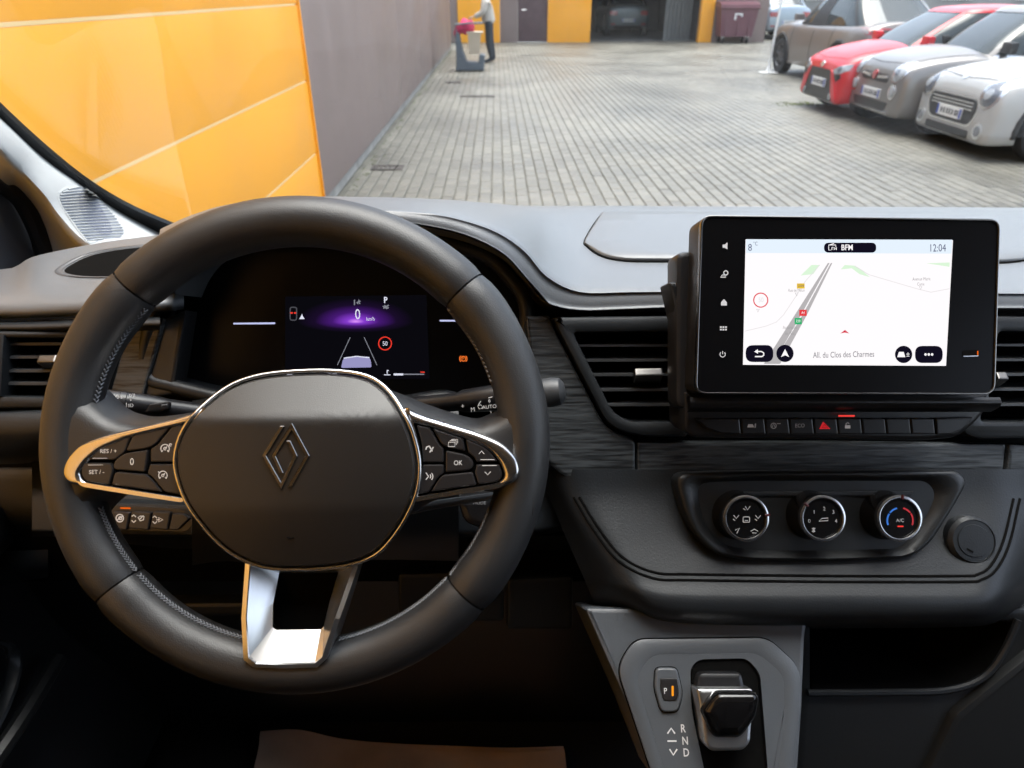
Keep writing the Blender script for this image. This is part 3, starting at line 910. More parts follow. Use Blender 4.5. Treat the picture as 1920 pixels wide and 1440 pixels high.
# --- silver car far behind the pole, and the dark hatchback in the garage bay
def plain_details(patch, t, c):
    for s in (1, -1):
        patch('tail_light', dense(rrect(s * .62, .86, .30, .16, .05), 2), CM['tail'], .010, (1, 0, 0))
        patch('headlight', dense(rrect(s * .60, .72, .32, .13, .05), 2), CM['lamp'], .010)
        patch('reflector', rrect(s * .62, .46, .16, .05, .015), CM['tail'], .012, (1, 0, 0))
    patch('grille', dense(rrect(0, .55, .9, .12, .04), 2), CM['black'], .008)
    patch('rear_diffuser', dense(rrect(0, .34, 1.1, .12, .04), 2), CM['trim'], .010, (1, 0, 0))
    plate_on(patch, .60, front=False, off=.014)
c5 = dict(c4, paint=paint('silver_blue_paint', (.34, .40, .46), .3, .5), details=plain_details, L=4.2, W=1.78, rim=CM['rim'], spokes=5)
make_car('parked_car', 'silver-blue car far behind the white pole, beside the maroon container', c5, (11.05, 31.6, 0), R(92))
c6 = dict(c4, paint=paint('dark_slate_paint', (.085, .105, .115), .35, .3), details=plain_details, L=4.1, W=1.78)
make_car('parked_car', 'dark slate hatchback backed into the open garage bay', c6, (fx(1184) + .45, 33.6, 0), R(90))

# ------------------------------------------------------------------ maroon waste container
wc = thing('waste_container', 'maroon four-wheeled waste container standing beside the orange garage pillar', 'container', (9.0, 28.0, 0))
M['maroon'] = mat('maroon_plastic', (.14, .055, .07), .45, var=.08)
x0, x1, y0 = fx(1336), fx(1404), 27.25
tb = MB()
lo = [(x0 + .10, y0 + .08, .22), (x1 - .10, y0 + .08, .22), (x1 - .10, y0 + .80, .22), (x0 + .10, y0 + .80, .22)]
hi = [(x0, y0, 1.12), (x1, y0, 1.12), (x1, y0 + .95, 1.20), (x0, y0 + .95, 1.20)]
tb.add(lo + hi, [(3, 2, 1, 0), (0, 1, 5, 4), (1, 2, 6, 5), (2, 3, 7, 6), (3, 0, 4, 7), (4, 5, 6, 7)])
tub = tb.build('tub', M['maroon'], wc, 0)
obj('rim', *tube([(x0 - .02, y0 - .03, 1.13), (x1 + .02, y0 - .03, 1.13), (x1 + .02, y0 + .97, 1.20), (x0 - .02, y0 + .97, 1.20)], .035, 8, closed=True), M['maroon'], wc)
lidp = [(x0 - .02, y0 - .02 + .98 * k / 8, 1.16 + .16 * math.sin(math.pi * (.12 + .8 * k / 8))) for k in range(9)]
obj('lid', [q for q in lidp] + [(x1 + .02, q[1], q[2]) for q in lidp] + [(q[0], q[1], 1.14) for q in lidp] + [(x1 + .02, q[1], 1.14) for q in lidp],
    [(k, k + 1, 10 + k, 9 + k) for k in range(8)] + [(18 + k, 18 + k + 1, k + 1, k) for k in range(8)] + [(9 + k, 10 + k, 28 + k, 27 + k) for k in range(8)] + [(0, 9, 27, 18)], M['maroon'], wc)
pf_ = Pl((0, y0 + .02, .8), -4)
sq = MB(); xm = (x0 + x1) / 2
sq.add(*box((xm - .02, y0 + .02, .93), (.26, .012, .05))).add(*box((xm - .13, y0 + .022, .85), (.05, .012, .20))).add(*box((xm + .09, y0 + .022, .90), (.05, .012, .09)))
sq.build('sticker', M['white'], tub, 0)
for k in range(3): obj('rib', *box((x0 + .25 + k * (x1 - x0 - .5) / 2, y0 + .045, .62), (.05, .05, .72)), M['maroon'], tub, 0)
for sx in (x0 + .22, x1 - .22):
    for sy in (y0 + .18, y0 + .70):
        ca = obj('caster', *lathe((sx - .025, sy, .10), (1, 0, 0), [(.02, 0), (.098, 0), (.10, .01), (.10, .04), (.098, .05), (.02, .05)], 18), M['rubber'], wc)
        obj('fork', *box((sx, sy + .02, .17), (.075, .06, .11)), M['satinmetal'], ca, 0)

# ------------------------------------------------------------------ white pole on a plate
q = atZ(1440, 137, 0)
po = thing('white_pole', 'slim white pole on a square white foot plate standing in the yard', 'pole', (q.x, q.y, 0))
obj('foot_plate', *box((q.x, q.y, .012), (.36, .30, .02), bev=.004), M['white'], po)
obj('post', *tube([(q.x, q.y, .02), (q.x + .06, q.y, 3.2)], .026, 12), M['white'], po)
obj('socket', *lathe((q.x, q.y, .02), (0, 0, 1), [(.06, 0), (.055, .05), (.035, .12)], 16), M['white'], po)

# ------------------------------------------------------------------ cleaning cart
q = atZ(884, 132, 0)
ct = thing('cleaning_cart', 'blue-grey cleaning cart with a beige bin and red cloths by the wall', 'cart', (q.x, q.y, 0))
M['cartgrey'] = mat('cart_blue_grey', (.105, .13, .155), .45, var=.08)
M['beige'] = mat('cart_beige', (.55, .47, .36), .5, var=.06)
M['pink'] = mat('red_cloth', (.55, .03, .11), .8, var=.2, vscale=18)
S = Pl((q.x, q.y, 0), 0, 0)                       # upright side profile of the cart, u right, v up
def extr(prof, w, y): 
    return plate(Pl((q.x, y, 0), 0, 0), prof, -w, 0, .015)
obj('chassis', *extr(rnd([(-.36, .02), (.30, .02), (.33, .34), (.20, .36), (.18, .18), (-.10, .20), (-.20, .45), (-.26, .80), (-.34, .80), (-.34, .30)], .04), .46, q.y - .23), M['cartgrey'], ct)
bin_ = obj('bin', [(q.x + a, q.y + b, z_) for z_, k in ((.36, .8), (.80, 1.0)) for a, b in ((-.12 * k + .06, -.19 * k), (.20 * k + .04, -.19 * k), (.20 * k + .04, .19 * k), (-.12 * k + .06, .19 * k))], [(3, 2, 1, 0), (0, 1, 5, 4), (1, 2, 6, 5), (2, 3, 7, 6), (3, 0, 4, 7), (4, 5, 6, 7)], M['beige'], ct, 0)
obj('rim', *box((q.x + .10, q.y, .81), (.38, .42, .03), bev=.01), M['beige'], bin_)
obj('handle', *tube([(q.x - .30, q.y - .2, .80), (q.x - .34, q.y - .2, .97), (q.x - .05, q.y - .2, 1.0), (q.x + .28, q.y - .2, 1.0), (q.x + .28, q.y + .2, 1.0), (q.x - .34, q.y + .2, .97), (q.x - .30, q.y + .2, .80)], .02, 8), M['cartgrey'], ct)
bm = bmesh.new()
bmesh.ops.create_icosphere(bm, subdivisions=3, radius=1.0)
for v in bm.verts:
    nz = math.sin(v.co.x * 5 + 1) * math.cos(v.co.y * 6) * .14 + math.sin(v.co.z * 9 + v.co.x * 4) * .10
    v.co = Vector((v.co.x * .25 - .14, v.co.y * .20, v.co.z * .13 + .93)) * 1.0 + Vector((0, 0, nz * .3 - max(0, -.2 - v.co.x) * .2))
bm.verts.index_update()
obj('red_cloth', [v.co + Vector((q.x, q.y, 0)) for v in bm.verts], [tuple(v.index for v in f.verts) for f in bm.faces], M['pink'], ct)
bm.free()
for sx in (-.26, .22):
    for sy in (-.18, .18):
        obj('wheel', *lathe((q.x + sx, q.y + sy - .02, .06), (0, 1, 0), [(.02, 0), (.058, 0), (.06, .008), (.06, .032), (.058, .04), (.02, .04)], 16), M['rubber'], ct)

# ------------------------------------------------------------------ person behind the cart
pp = atZ(918, 117, 0)
M['hoodie'] = mat('grey_hoodie', (.50, .47, .42), .9, var=.15, vscale=12, bump=.4, bscale=30, bdist=.01)
M['trousers'] = mat('dark_trousers', (.028, .034, .042), .85, var=.2, vscale=12)
M['skin'] = mat('skin', (.55, .33, .25), .55)
M['hair'] = mat('dark_hair', (.03, .022, .018), .7, bump=.5, bscale=80)
def skinned(name, nodes, edges, m, parent, root=0, sub=2):
    me = bpy.data.meshes.new(name)
    me.from_pydata([tuple(n[:3]) for n in nodes], edges, [])
    o = bpy.data.objects.new(name, me); COL.objects.link(o)
    md = o.modifiers.new('s', 'SKIN')
    sv = me.skin_vertices[0].data
    for i, n in enumerate(nodes):
        sv[i].radius = (n[3], n[4] if len(n) > 4 else n[3])
        sv[i].use_root = (i == root)
    md.use_smooth_shade = True
    s = o.modifiers.new('u', 'SUBSURF'); s.levels = sub; s.render_levels = sub
    bpy.context.view_layer.update()
    nm = bpy.data.meshes.new_from_object(o.evaluated_get(bpy.context.evaluated_depsgraph_get()))
    bpy.data.objects.remove(o)
    nm.shade_smooth(); nm.materials.append(m)
    o = bpy.data.objects.new(name, nm); COL.objects.link(o); o.parent = parent
    return o
pr = thing('person', 'person in a pale grey hoodie and dark trousers pushing the cleaning cart', 'person', (pp.x, pp.y, 0))
# local frame of the person: the figure faces -x (towards the cart), leaning a little forward
skinned('body', [(0, 0, .93, .15, .13), (-.03, 0, 1.15, .145, .12), (-.07, 0, 1.36, .15, .12), (-.10, 0, 1.47, .07), (-.13, 0, 1.545, .055), (-.16, 0, 1.61, .085, .075), (-.155, 0, 1.70, .088, .08), (-.15, 0, 1.755, .06, .055),
    (.0, -.10, .86, .115), (-.02, -.11, .48, .085), (.05, -.11, .10, .060), (-.06, -.11, .04, .042), (-.15, -.115, .03, .03),
    (.0, .10, .86, .115), (.04, .11, .48, .085), (.12, .11, .10, .060), (.02, .11, .04, .042), (-.08, .115, .03, .03)],
    [(0, 1), (1, 2), (2, 3), (3, 4), (4, 5), (5, 6), (6, 7), (0, 8), (8, 9), (9, 10), (10, 11), (11, 12), (0, 13), (13, 14), (14, 15), (15, 16), (16, 17)], M['trousers'], pr)
hd_ = skinned('hoodie', [(.0, 0, .86, .205, .185), (-.02, 0, 1.05, .20, .18), (-.05, 0, 1.25, .205, .17), (-.08, 0, 1.40, .17, .15), (-.10, 0, 1.485, .085, .085),
    (-.08, -.20, 1.39, .092), (-.16, -.24, 1.15, .080), (-.38, -.18, 1.06, .055), (-.08, .20, 1.39, .092), (-.16, .24, 1.15, .080), (-.38, .18, 1.06, .055)],
    [(0, 1), (1, 2), (2, 3), (3, 4), (3, 5), (5, 6), (6, 7), (3, 8), (8, 9), (9, 10)], M['hoodie'], pr)
skinned('hood', [(-.02, -.09, 1.47, .05), (.03, 0, 1.46, .07), (-.02, .09, 1.47, .05)], [(0, 1), (1, 2)], M['hoodie'], pr, 1)
for s in (-1, 1):                                 # hands: palm, four fingers and a thumb closed on the handle
    hn = [(-.39, s * .18, 1.06, .030, .022), (-.45, s * .175, 1.05, .034, .018), (-.475, s * .17, 1.045, .033, .016)]
    ed = [(0, 1), (1, 2)]
    for k in range(4):
        yy = s * .17 + (k - 1.5) * .019
        b0 = len(hn)
        hn += [(-.50, yy, 1.045 - .002 * k, .0095), (-.525 + .003 * abs(k - 1), yy, 1.03, .009), (-.52 + .003 * abs(k - 1), yy, 1.005, .008)]
        ed += [(2, b0), (b0, b0 + 1), (b0 + 1, b0 + 2)]
    b0 = len(hn)
    hn += [(-.44, s * .17 - s * .04, 1.035, .011), (-.47, s * .17 - s * .05, 1.01, .010), (-.495, s * .17 - s * .035, 1.0, .009)]
    ed += [(1, b0), (b0, b0 + 1), (b0 + 1, b0 + 2)]
    skinned('hand', hn, ed, M['skin'], pr, 0, 1)
def ball(c, r, n=3, f=None):
    bm = bmesh.new(); bmesh.ops.create_icosphere(bm, subdivisions=n, radius=1.0)
    out = []
    for v in bm.verts:
        k = f(v.co) if f else 1
        out.append(Vector((c[0] + v.co.x * r[0] * k, c[1] + v.co.y * r[1] * k, c[2] + v.co.z * r[2] * k)))
    bm.verts.index_update()
    F_ = [tuple(v.index for v in q_.verts) for q_ in bm.faces]; bm.free()
    return out, F_
off = Vector((pp.x, pp.y, 0))
hdm = MB()
V, Fs = ball((-.16, 0, 1.655), (.098, .078, .115), 4, lambda c: 1 + .10 * max(0, -c.x - .75) * (1 if abs(c.z + .05) < .25 and abs(c.y) < .2 else 0) - (.10 * max(0, -c.z - .4) if c.x > 0 else 0))
hdm.add([v + off for v in V], Fs)
for s in (1, -1): hdm.add(*tube([off + Vector((-.155, s * .076, 1.63)), off + Vector((-.15, s * .086, 1.655)), off + Vector((-.155, s * .078, 1.68))], .014, 8))
hdm.add(*tube([off + Vector((-.250, 0, 1.675)), off + Vector((-.272, 0, 1.640)), off + Vector((-.250, 0, 1.632))], [.008, .014, .010], 8))
hdo = hdm.build('head', M['skin'], pr)
for s in (1, -1): obj('eye', *[[v + off for v in ball((-.246, s * .031, 1.668), (.010, .014, .009), 2)[0]], ball((0, 0, 0), (1, 1, 1), 2)[1]], M['hair'], hdo)
M['lip'] = mat('lip', (.40, .16, .14), .5)
obj('mouth', *tube([off + Vector((-.238, -.024, 1.606)), off + Vector((-.250, 0, 1.604)), off + Vector((-.238, .024, 1.606))], .006, 8), M['lip'], hdo)
V, Fs = ball((-.145, 0, 1.68), (.108, .088, .108), 4)
keep = [i for i, v in enumerate(V) if not (v.x < -.185 and v.z < 1.725) and v.z > 1.605 + (-.145 - v.x) * .35]
ks = set(keep)
obj('hair', [v + off for v in V], [f for f in Fs if all(i in ks for i in f)], M['hair'], hdo)
# ================================================================== THE VAN CAB
def bvh_of(V, Fs): return BVHTree.FromPolygons([Vector(v) for v in V], Fs)
def hit(b, x, y, off=0.0):
    d = ray(x, y).normalized()
    h = b.ray_cast(CAM, d)
    if h[0] is None:
        p_ = b.find_nearest(CAM + d * .95)[0]
        p_ = b.find_nearest(CAM + d * (p_ - CAM).dot(d))[0]
        return CAM + d * ((p_ - CAM).dot(d) - off)
    return h[0] - d * off
def drape(b, line, r, off=0.0, n=6, step=5):
    pts = []
    for p_ in crom([Vector(q_) for q_ in line], step):
        h = hit(b, p_.x, p_.y, off)
        if h is not None: pts.append(h)
    return tube(pts, r, n)
def ribbon_on(b, line, wpx, off=.0008):
    """A thin printed line following a surface."""
    L = crom([Vector(q_) for q_ in line], 4)
    V, Fs = [], []
    for i, p_ in enumerate(L):
        a, c = L[max(0, i - 1)], L[min(len(L) - 1, i + 1)]
        t_ = (c - a).normalized(); nn = Vector((-t_.y, t_.x)) * wpx / 2
        h0, h1 = hit(b, *(p_ + nn), off), hit(b, *(p_ - nn), off)
        if h0 is None or h1 is None: continue
        V += [h0, h1]
    return V, [(2 * i, 2 * i + 1, 2 * i + 3, 2 * i + 2) for i in range(len(V) // 2 - 1)]
def plate2(pl, outer, holes, h0, h1, bev=0.0, seg=2):
    """Slab with holes."""
    V, Fs, tops = [], [], []
    for ci, c in enumerate([outer] + holes):
        sg = 1 if ci == 0 else -1
        rings = [(c, h0)]
        if bev > 0:
            rings.append((c, h1 - bev))
            for k in range(1, seg + 1):
                a = math.pi / 2 * k / seg
                rings.append((inset(c, sg * bev * (1 - math.cos(a))), h1 - bev + bev * math.sin(a)))
        else:
            rings.append((c, h1))
        N = len(c)
        k0 = len(V)
        for p_, h in rings: V += [pl.w(a, b, h) for a, b in p_]
        for r_ in range(len(rings) - 1):
            for i in range(N):
                j = (i + 1) % N
                Fs.append((k0 + r_ * N + i, k0 + r_ * N + j, k0 + (r_ + 1) * N + j, k0 + (r_ + 1) * N + i))
        tops.append((k0 + (len(rings) - 1) * N, rings[-1][0]))
    if len(holes) == 1 and len(holes[0]) == len(outer):
        N = len(outer)
        Fs += [(tops[0][0] + i, tops[0][0] + (i + 1) % N, tops[1][0] + (i + 1) % N, tops[1][0] + i) for i in range(N)]
        return V, Fs
    idx = [k + i for k, c in tops for i in range(len(c))]
    tt = tessellate_polygon([[Vector((a, b, 0)) for a, b in c] for k, c in tops])
    Fs += [tuple(idx[i] for i in f) for f in tt]
    return V, Fs
def bar(pl, x0, y0, x1, y1, th, h0, h1, tilt=0.0):
    """A blade between two photo pixels on a plane, reaching from h0 to h1, th thick."""
    a, b = Vector(pl.px(x0, y0)), Vector(pl.px(x1, y1))
    V = []
    for q_ in (a, b):
        for h in (h0, h1):
            for s in (-.5, .5):
                V.append(pl.w(q_.x, q_.y + s * th + tilt * (h1 - h), h))
    return V, [(0, 1, 3, 2), (4, 6, 7, 5), (0, 4, 5, 1), (2, 3, 7, 6), (0, 2, 6, 4), (1, 5, 7, 3)]

van = thing('van_cab', 'inside of the van cab with windscreen, pale pillar trim and dark door', 'van', (.3, .2, .55))
# --- shell: floor, roof, bulkhead, far door
XL, XR = -.62, 1.26
ZF, ZR = .55, 2.03
obj('floor', *box(((XL + XR) / 2, .3, ZF - .03), (XR - XL + .1, 2.3, .06)), M['carpet'], van, 0)
obj('roof', *box(((XL + XR) / 2, -.33, ZR + .03), (XR - XL + .1, 1.16, .06)), M['headliner'], van, 0)
obj('bulkhead', *box(((XL + XR) / 2, -.88, 1.25), (XR - XL + .1, .06, 1.5)), M['plastic'], van, 0)
obj('firewall', *box(((XL + XR) / 2, 1.20, .90), (XR - XL + .1, .06, .77)), M['plastic2'], van, 0)
GL = Pl((0, 1.04, 1.385), -48.5)                 # windscreen plane
def gl(x_, y_): return GL.w(x_, y_)
us0 = [(-.62, -.14), (XR - .04, -.14), (XR - .14, 1.06), (-.48, 1.06)]
gV = []
nx_, ny_ = 16, 8
for j in range(ny_ + 1):
    for i in range(nx_ + 1):
        s, t_ = i / nx_, j / ny_
        a = Vector(us0[0]).lerp(Vector(us0[1]), s); b = Vector(us0[3]).lerp(Vector(us0[2]), s)
        q_ = a.lerp(b, t_)
        gV.append(GL.w(q_.x, q_.y, -.05 * (1 - (2 * s - 1) ** 2)))
ws = obj('windscreen', gV, [(j * (nx_ + 1) + i, j * (nx_ + 1) + i + 1, (j + 1) * (nx_ + 1) + i + 1, (j + 1) * (nx_ + 1) + i) for j in range(ny_) for i in range(nx_)], M['glass'], van, 60)
fritA = [(-260, -120), (-120, 55), (0, 174), (69, 240), (137, 299), (189, 337), (241, 368), (292, 392), (350, 416)]
fritB = [(-270, -90), (-130, 75), (0, 193), (86, 275), (148, 321), (206, 364), (258, 395), (320, 428), (360, 448)]
A = crom([Vector(q_) for q_ in fritA], 4); B = crom([Vector(q_) for q_ in fritB], 4)
V = []
for a, b in zip(A, B): V += [GL.P(a.x, a.y, .010), GL.P(b.x, b.y, .014)]
n = len(A)
V += [v - GL.n * -.006 for v in V]
Fs = [(2 * i, 2 * i + 1, 2 * i + 3, 2 * i + 2) for i in range(n - 1)] + [(2 * n + 2 * i, 2 * n + 2 * i + 1, 2 * n + 2 * i + 3, 2 * n + 2 * i + 2) for i in range(n - 1)] + [(2 * i, 2 * i + 2, 2 * n + 2 * i + 2, 2 * n + 2 * i) for i in range(n - 1)]
obj('windscreen_seal', V, Fs, M['frit'], van, 60)
# --- driver's side pillar trim, draped from the glass edge to the door seal
def onX(px_, py_, X0): return atX(px_, py_, X0)
pil = [[(-270, -90), (-250, 30), (-230, 130)], [(-130, 75), (-125, 160), (-115, 225)], [(0, 193), (0, 278), (0, 335)], [(86, 275), (46, 325), (30, 358)], [(148, 321), (84, 366), (62, 395)], [(206, 364), (110, 402), (76, 425)], [(258, 395), (150, 445), (86, 462)], [(320, 428), (200, 475), (94, 500)], [(365, 450), (280, 500), (100, 540)]]
rows = []
for i, (a, b, c) in enumerate(pil):
    pa = GL.P(a[0], a[1], .016)
    za = (pa - CAM).dot(FW)
    pc = onX(c[0], c[1], -.60)
    zc = (pc - CAM).dot(FW)
    zc = min(zc, za * 1.02)
    zb = min(za, zc) * .915
    rows.append([pa, D((a[0] + b[0]) / 2, (a[1] + b[1]) / 2, (za + zb) / 2 * .985), D(b[0], b[1], zb), D((b[0] + c[0]) / 2, (b[1] + c[1]) / 2, (zb + zc) / 2), D(c[0], c[1], zc)])
V, Fs = loft(rows, 4, 5)
PILB = bvh_of(V, Fs)
if 0: print([[tuple(round(c,3) for c in p) for p in r_] for r_ in rows])
pt_ = obj('pillar_trim', V, Fs, M['pillar'], van, 60)
gout = [(112, 356), (130, 348), (152, 349), (178, 364), (206, 392), (232, 428), (236, 442), (226, 450), (176, 455), (160, 450), (118, 392), (108, 370)]
go = [tuple(q_) for q_ in crom([Vector(q_) for q_ in gout], 3, closed=True)]
gV = [hit(PILB, *q_, .0012) for q_ in go]
gc = (168, 402)
gin = [(gc[0] + (q_[0] - gc[0]) * .93, gc[1] + (q_[1] - gc[1]) * .93) for q_ in go]
N = len(go)
V = gV + [hit(PILB, *q_, .0030) for q_ in gin]
grl = obj('speaker_grille', V + [hit(PILB, *q_, .0012) for q_ in gin], [(i, (i + 1) % N, N + (i + 1) % N, N + i) for i in range(N)] + [(N + i, N + (i + 1) % N, 2 * N + (i + 1) % N, 2 * N + i) for i in range(N)], M['pillar'], van, 60)
M['grillegap'] = mat('grille_gap', (.17, .19, .24), .8)
M['grillecone'] = mat('speaker_cone', (.045, .05, .10), .7)
def draped_disc(b, out, c, off, rings=6):
    V = []
    for k in range(rings + 1):
        f_ = 1 - k / rings if k < rings else .001
        V += [hit(b, c[0] + (q_[0] - c[0]) * f_, c[1] + (q_[1] - c[1]) * f_, off) for q_ in out]
    n = len(out)
    return V, [(k * n + i, k * n + (i + 1) % n, (k + 1) * n + (i + 1) % n, (k + 1) * n + i) for k in range(rings) for i in range(n)]
obj('mesh_back', *draped_disc(PILB, gin, gc, .0008), M['pillar'], grl, 60)
cone = [tuple(q_) for q_ in crom([Vector(q_) for q_ in [(150, 362), (166, 362), (186, 382), (210, 428), (204, 440), (184, 436), (158, 408), (148, 380)]], 3, closed=True)]
obj('speaker_cone', *draped_disc(PILB, cone, (178, 402), .0016), M['grillecone'], grl, 60)
def chord(poly, y_):
    xs = []
    for i in range(len(poly)):
        a, b = poly[i - 1], poly[i]
        if (a[1] - y_) * (b[1] - y_) < 0: xs.append(a[0] + (b[0] - a[0]) * (y_ - a[1]) / (b[1] - a[1]))
    return (min(xs), max(xs)) if len(xs) > 1 else None
for k in range(19):
    y_ = 353 + k * 5.4
    c_ = chord(gin, y_)
    if not c_: continue
    V, Fs = drape(PILB, [(c_[0], y_ + 1.5), ((c_[0] + c_[1]) / 2, y_ - 1.0), (c_[1], y_ - 3)], .00085, .0024, 6, 4)
    obj('grille_slat', V, Fs, M['pillar'], grl, 60)
    V, Fs = ribbon_on(PILB, [(c_[0], y_ + 4.2), ((c_[0] + c_[1]) / 2, y_ + 1.7), (c_[1], y_ - .3)], 1.7, .0020)
    obj('grille_gap', V, Fs, M['grillegap'], grl, 60)
# --- driver's door: seal, sail panel, card
seal = [atX(-60, 255, -.605), atX(0, 335, -.600), atX(40, 372, -.598), atX(66, 418, -.597), atX(80, 455, -.597), atX(90, 505, -.60), atX(96, 560, -.60)]
door = obj('door', *box((-.66, .05, .885), (.05, 1.86, .67)), M['plastic2'], van, 0)
obj('door_seal', *tube(crom(seal, 6), .013, 10), M['rubber'], van)
sp = [(-80, 285), (0, 336), (44, 378), (70, 428), (84, 500), (84, 600), (-80, 600)]
V = [atX(a, b, -.612) for a, b in sp]
V2 = [v + Vector((-.02, 0, 0)) for v in V]
N = len(V)
M['slate'] = mat('slate_sail_panel', (.10, .115, .135), .5, bump=.15, bscale=600, grain='V')
obj('sail_panel', V + V2, [tuple(range(N))] + [(i, (i + 1) % N, N + (i + 1) % N, N + i) for i in range(N)], M['slate'], door, 0)
obj('window_frame', *tube([(-.63, .60, 1.50), (-.625, .25, 1.95), (-.62, -.84, 2.0)], .035, 8), M['rubber'], van)
obj('rear_post', *box((-.64, -.82, 1.69), (.08, .12, .66)), M['headliner'], van, 0)
# door card: waist roll, pull and pocket
dc = [[(-.60, y_, 1.255) for y_ in (-.8, 0, .6, .95)], [(-.575, y_, 1.195) for y_ in (-.8, 0, .6, .95)], [(-.535, y_, 1.165) for y_ in (-.8, 0, .55, .95)], [(-.54, y_, 1.12) for y_ in (-.8, 0, .55, .95)], [(-.60, y_, 1.06) for y_ in (-.8, 0, .55, .95)], [(-.61, y_, .9) for y_ in (-.8, 0, .55, .95)], [(-.58, y_, .78) for y_ in (-.8, 0, .5, .95)], [(-.56, y_, .60) for y_ in (-.8, 0, .5, .95)]]
dc = [[Vector(q_) - (Vector((0, 0, .04)) if 1.25 < q_[2] else Vector()) for q_ in r_] for r_ in dc]
obj('door_card', *loft(dc, 4, 4), M['plastic'], door, 50)
obj('armrest', *loft([[D(x_, y_, z_) for x_ in (-160, -40, 30, 62, 80)] for y_, z_ in ((866, .79), (880, .755), (935, .745), (985, .752), (1004, .79))], 3, 4), M['plastic'], door, 60)
obj('door_ledge', *loft([[D(x_, y_ - (x_ + 160) * .10, z_) for x_ in (-160, -40, 30, 90)] for y_, z_ in ((1030, .80), (1042, .775), (1085, .77), (1110, .80))], 3, 4), M['plastic'], door, 60)
obj('pull_handle', *tube(crom([atX(-30, 1395, -.585), atX(4, 1330, -.578), atX(26, 1260, -.578), atX(18, 1215, -.582), atX(-15, 1200, -.59)], 5), .008, 8, flat=.6), M['plastic'], door)
obj('pocket_edge', *tube(crom([atX(-20, 1440, -.57), atX(40, 1350, -.565), atX(110, 1235, -.57)], 5), .010, 8), M['plastic2'], door)
# far door with its window opening: the light of the yard comes in here
fd = MB()
fd.add(*box((XR + .03, .05, .955), (.06, 1.9, .81))).add(*box((XR + .03, -.82, 1.7), (.06, .14, .6)))
fd.build('passenger_door', M['plastic2'], van, 0)
obj('passenger_window_frame', *tube([(XR, .98, 1.42), (XR - .03, .30, 1.98), (XR - .03, -.84, 2.0)], .045, 8), M['headliner'], van)
# --- kraft paper mat in the footwell, its front edge lifted a little
kp = [(488, 1371), (560, 1368), (640, 1385), (740, 1394), (840, 1398), (950, 1402), (1056, 1399)]
r0 = [atZ(a, b, ZF + .035 + .012 * math.sin(i * 1.7)) for i, (a, b) in enumerate(kp)]
r1 = [atZ(a * 1.0, 1440, ZF + .018 + .006 * math.cos(i * 2.1)) for i, (a, b) in enumerate(zip((476, 556, 640, 740, 840, 950, 1062), kp))]
r2 = [Vector((v.x, v.y - .22, ZF + .012)) for v in r1]
V, Fs = loft([r0, r1, r2], 4, 6)
n = len(V)
V2 = [v - Vector((0, 0, .0015)) for v in V]
mat_ = obj('paper_floor_mat', V + V2, Fs + [tuple(i + n for i in reversed(f)) for f in Fs], M['kraft'], None, 60)
tag(mat_, 'brown kraft paper protective mat lying in the dark driver footwell', 'floor mat')

# --- the two front seats, unseen behind the viewer, added to shade the footwell
M['seatcloth'] = mat('seat_cloth', (.03, .03, .032), .9, bump=.4, bscale=300)
for x_, w_ in ((-.15, .52), (.78, .86)):
    se = obj('front_seat', *box((x_, -.22, .90), (w_, .50, .16), bev=.05), M['seatcloth'], van)
    obj('backrest', *box((x_, -.55, 1.27), (w_ * .96, .16, .62), bev=.06), M['seatcloth'], se)
    obj('headrest', *box((x_, -.58, 1.70), (.26, .10, .17), bev=.04), M['seatcloth'], se)
    obj('seat_base', *box((x_, -.25, .685), (w_ * .9, .42, .27), bev=.01), M['plastic2'], se)
# dust and dried drops on the outside of the glass
dm = MB()
for k in range(90):
    x_, y_ = (random.gauss(1210, 95), abs(random.gauss(20, 35))) if k < 60 else (random.uniform(700, 1900), random.uniform(0, 380))
    c_ = GL.P(x_, y_, -.052)
    r_ = random.uniform(.00018, .00042)
    dm.add([c_ + GL.u * r_, c_ + GL.v * r_, c_ - GL.u * r_, c_ - GL.v * r_, c_ - GL.n * r_ * .6, c_ + GL.n * r_ * .3], [(0, 1, 4), (1, 2, 4), (2, 3, 4), (3, 0, 4), (1, 0, 5), (2, 1, 5), (3, 2, 5), (0, 3, 5)])
M['drop'] = mat('dried_drop', (.75, .75, .74), .5)
o = dm.build('dried_drops', M['drop'], ws, 60); o['kind'] = 'stuff'
# ================================================================== DASHBOARD
dash = thing('dashboard', 'charcoal grained plastic dashboard with air vents and dark veneer trim below the windscreen', 'dashboard', (.3, .8, .9))
cols = [  # back edge (px, py, height), crest (px, py, depth), lip (px, py, depth)
    ((2100, 391, 1.40), (2100, 541, .678), (2100, 574, .669)), ((1700, 388, 1.40), (1700, 537, .677), (1700, 572, .668)), ((1300, 387, 1.40), (1300, 535, .677), (1300, 571, .668)),
    ((1180, 386, 1.40), (1180, 535, .677), (1180, 574, .668)), ((1095, 386, 1.40), (1088, 534, .675), (1085, 576, .667)), ((1048, 386, 1.40), (1028, 504, .668), (1022, 560, .660)), ((1005, 386, 1.402), (985, 458, .660), (985, 518, .652)),
    ((965, 385, 1.408), (930, 425, .650), (948, 478, .645)), ((905, 381, 1.425), (862, 405, .642), (892, 447, .637)), ((835, 376, 1.442), (800, 396, .640), (820, 426, .632)),
    ((710, 372, 1.455), (690, 390, .640), (700, 410, .630)), ((560, 372, 1.455), (560, 390, .640), (560, 408, .630)), ((440, 385, 1.45), (430, 403, .642), (435, 432, .632)),
    ((375, 402, 1.43), (355, 432, .648), (372, 468, .638)), ((338, 415, 1.41), (316, 470, .656), (345, 505, .645)), ((310, 425, 1.40), (296, 520, .662), (330, 545, .652))]
rows = [[], [], [], [], [], [], [], []]
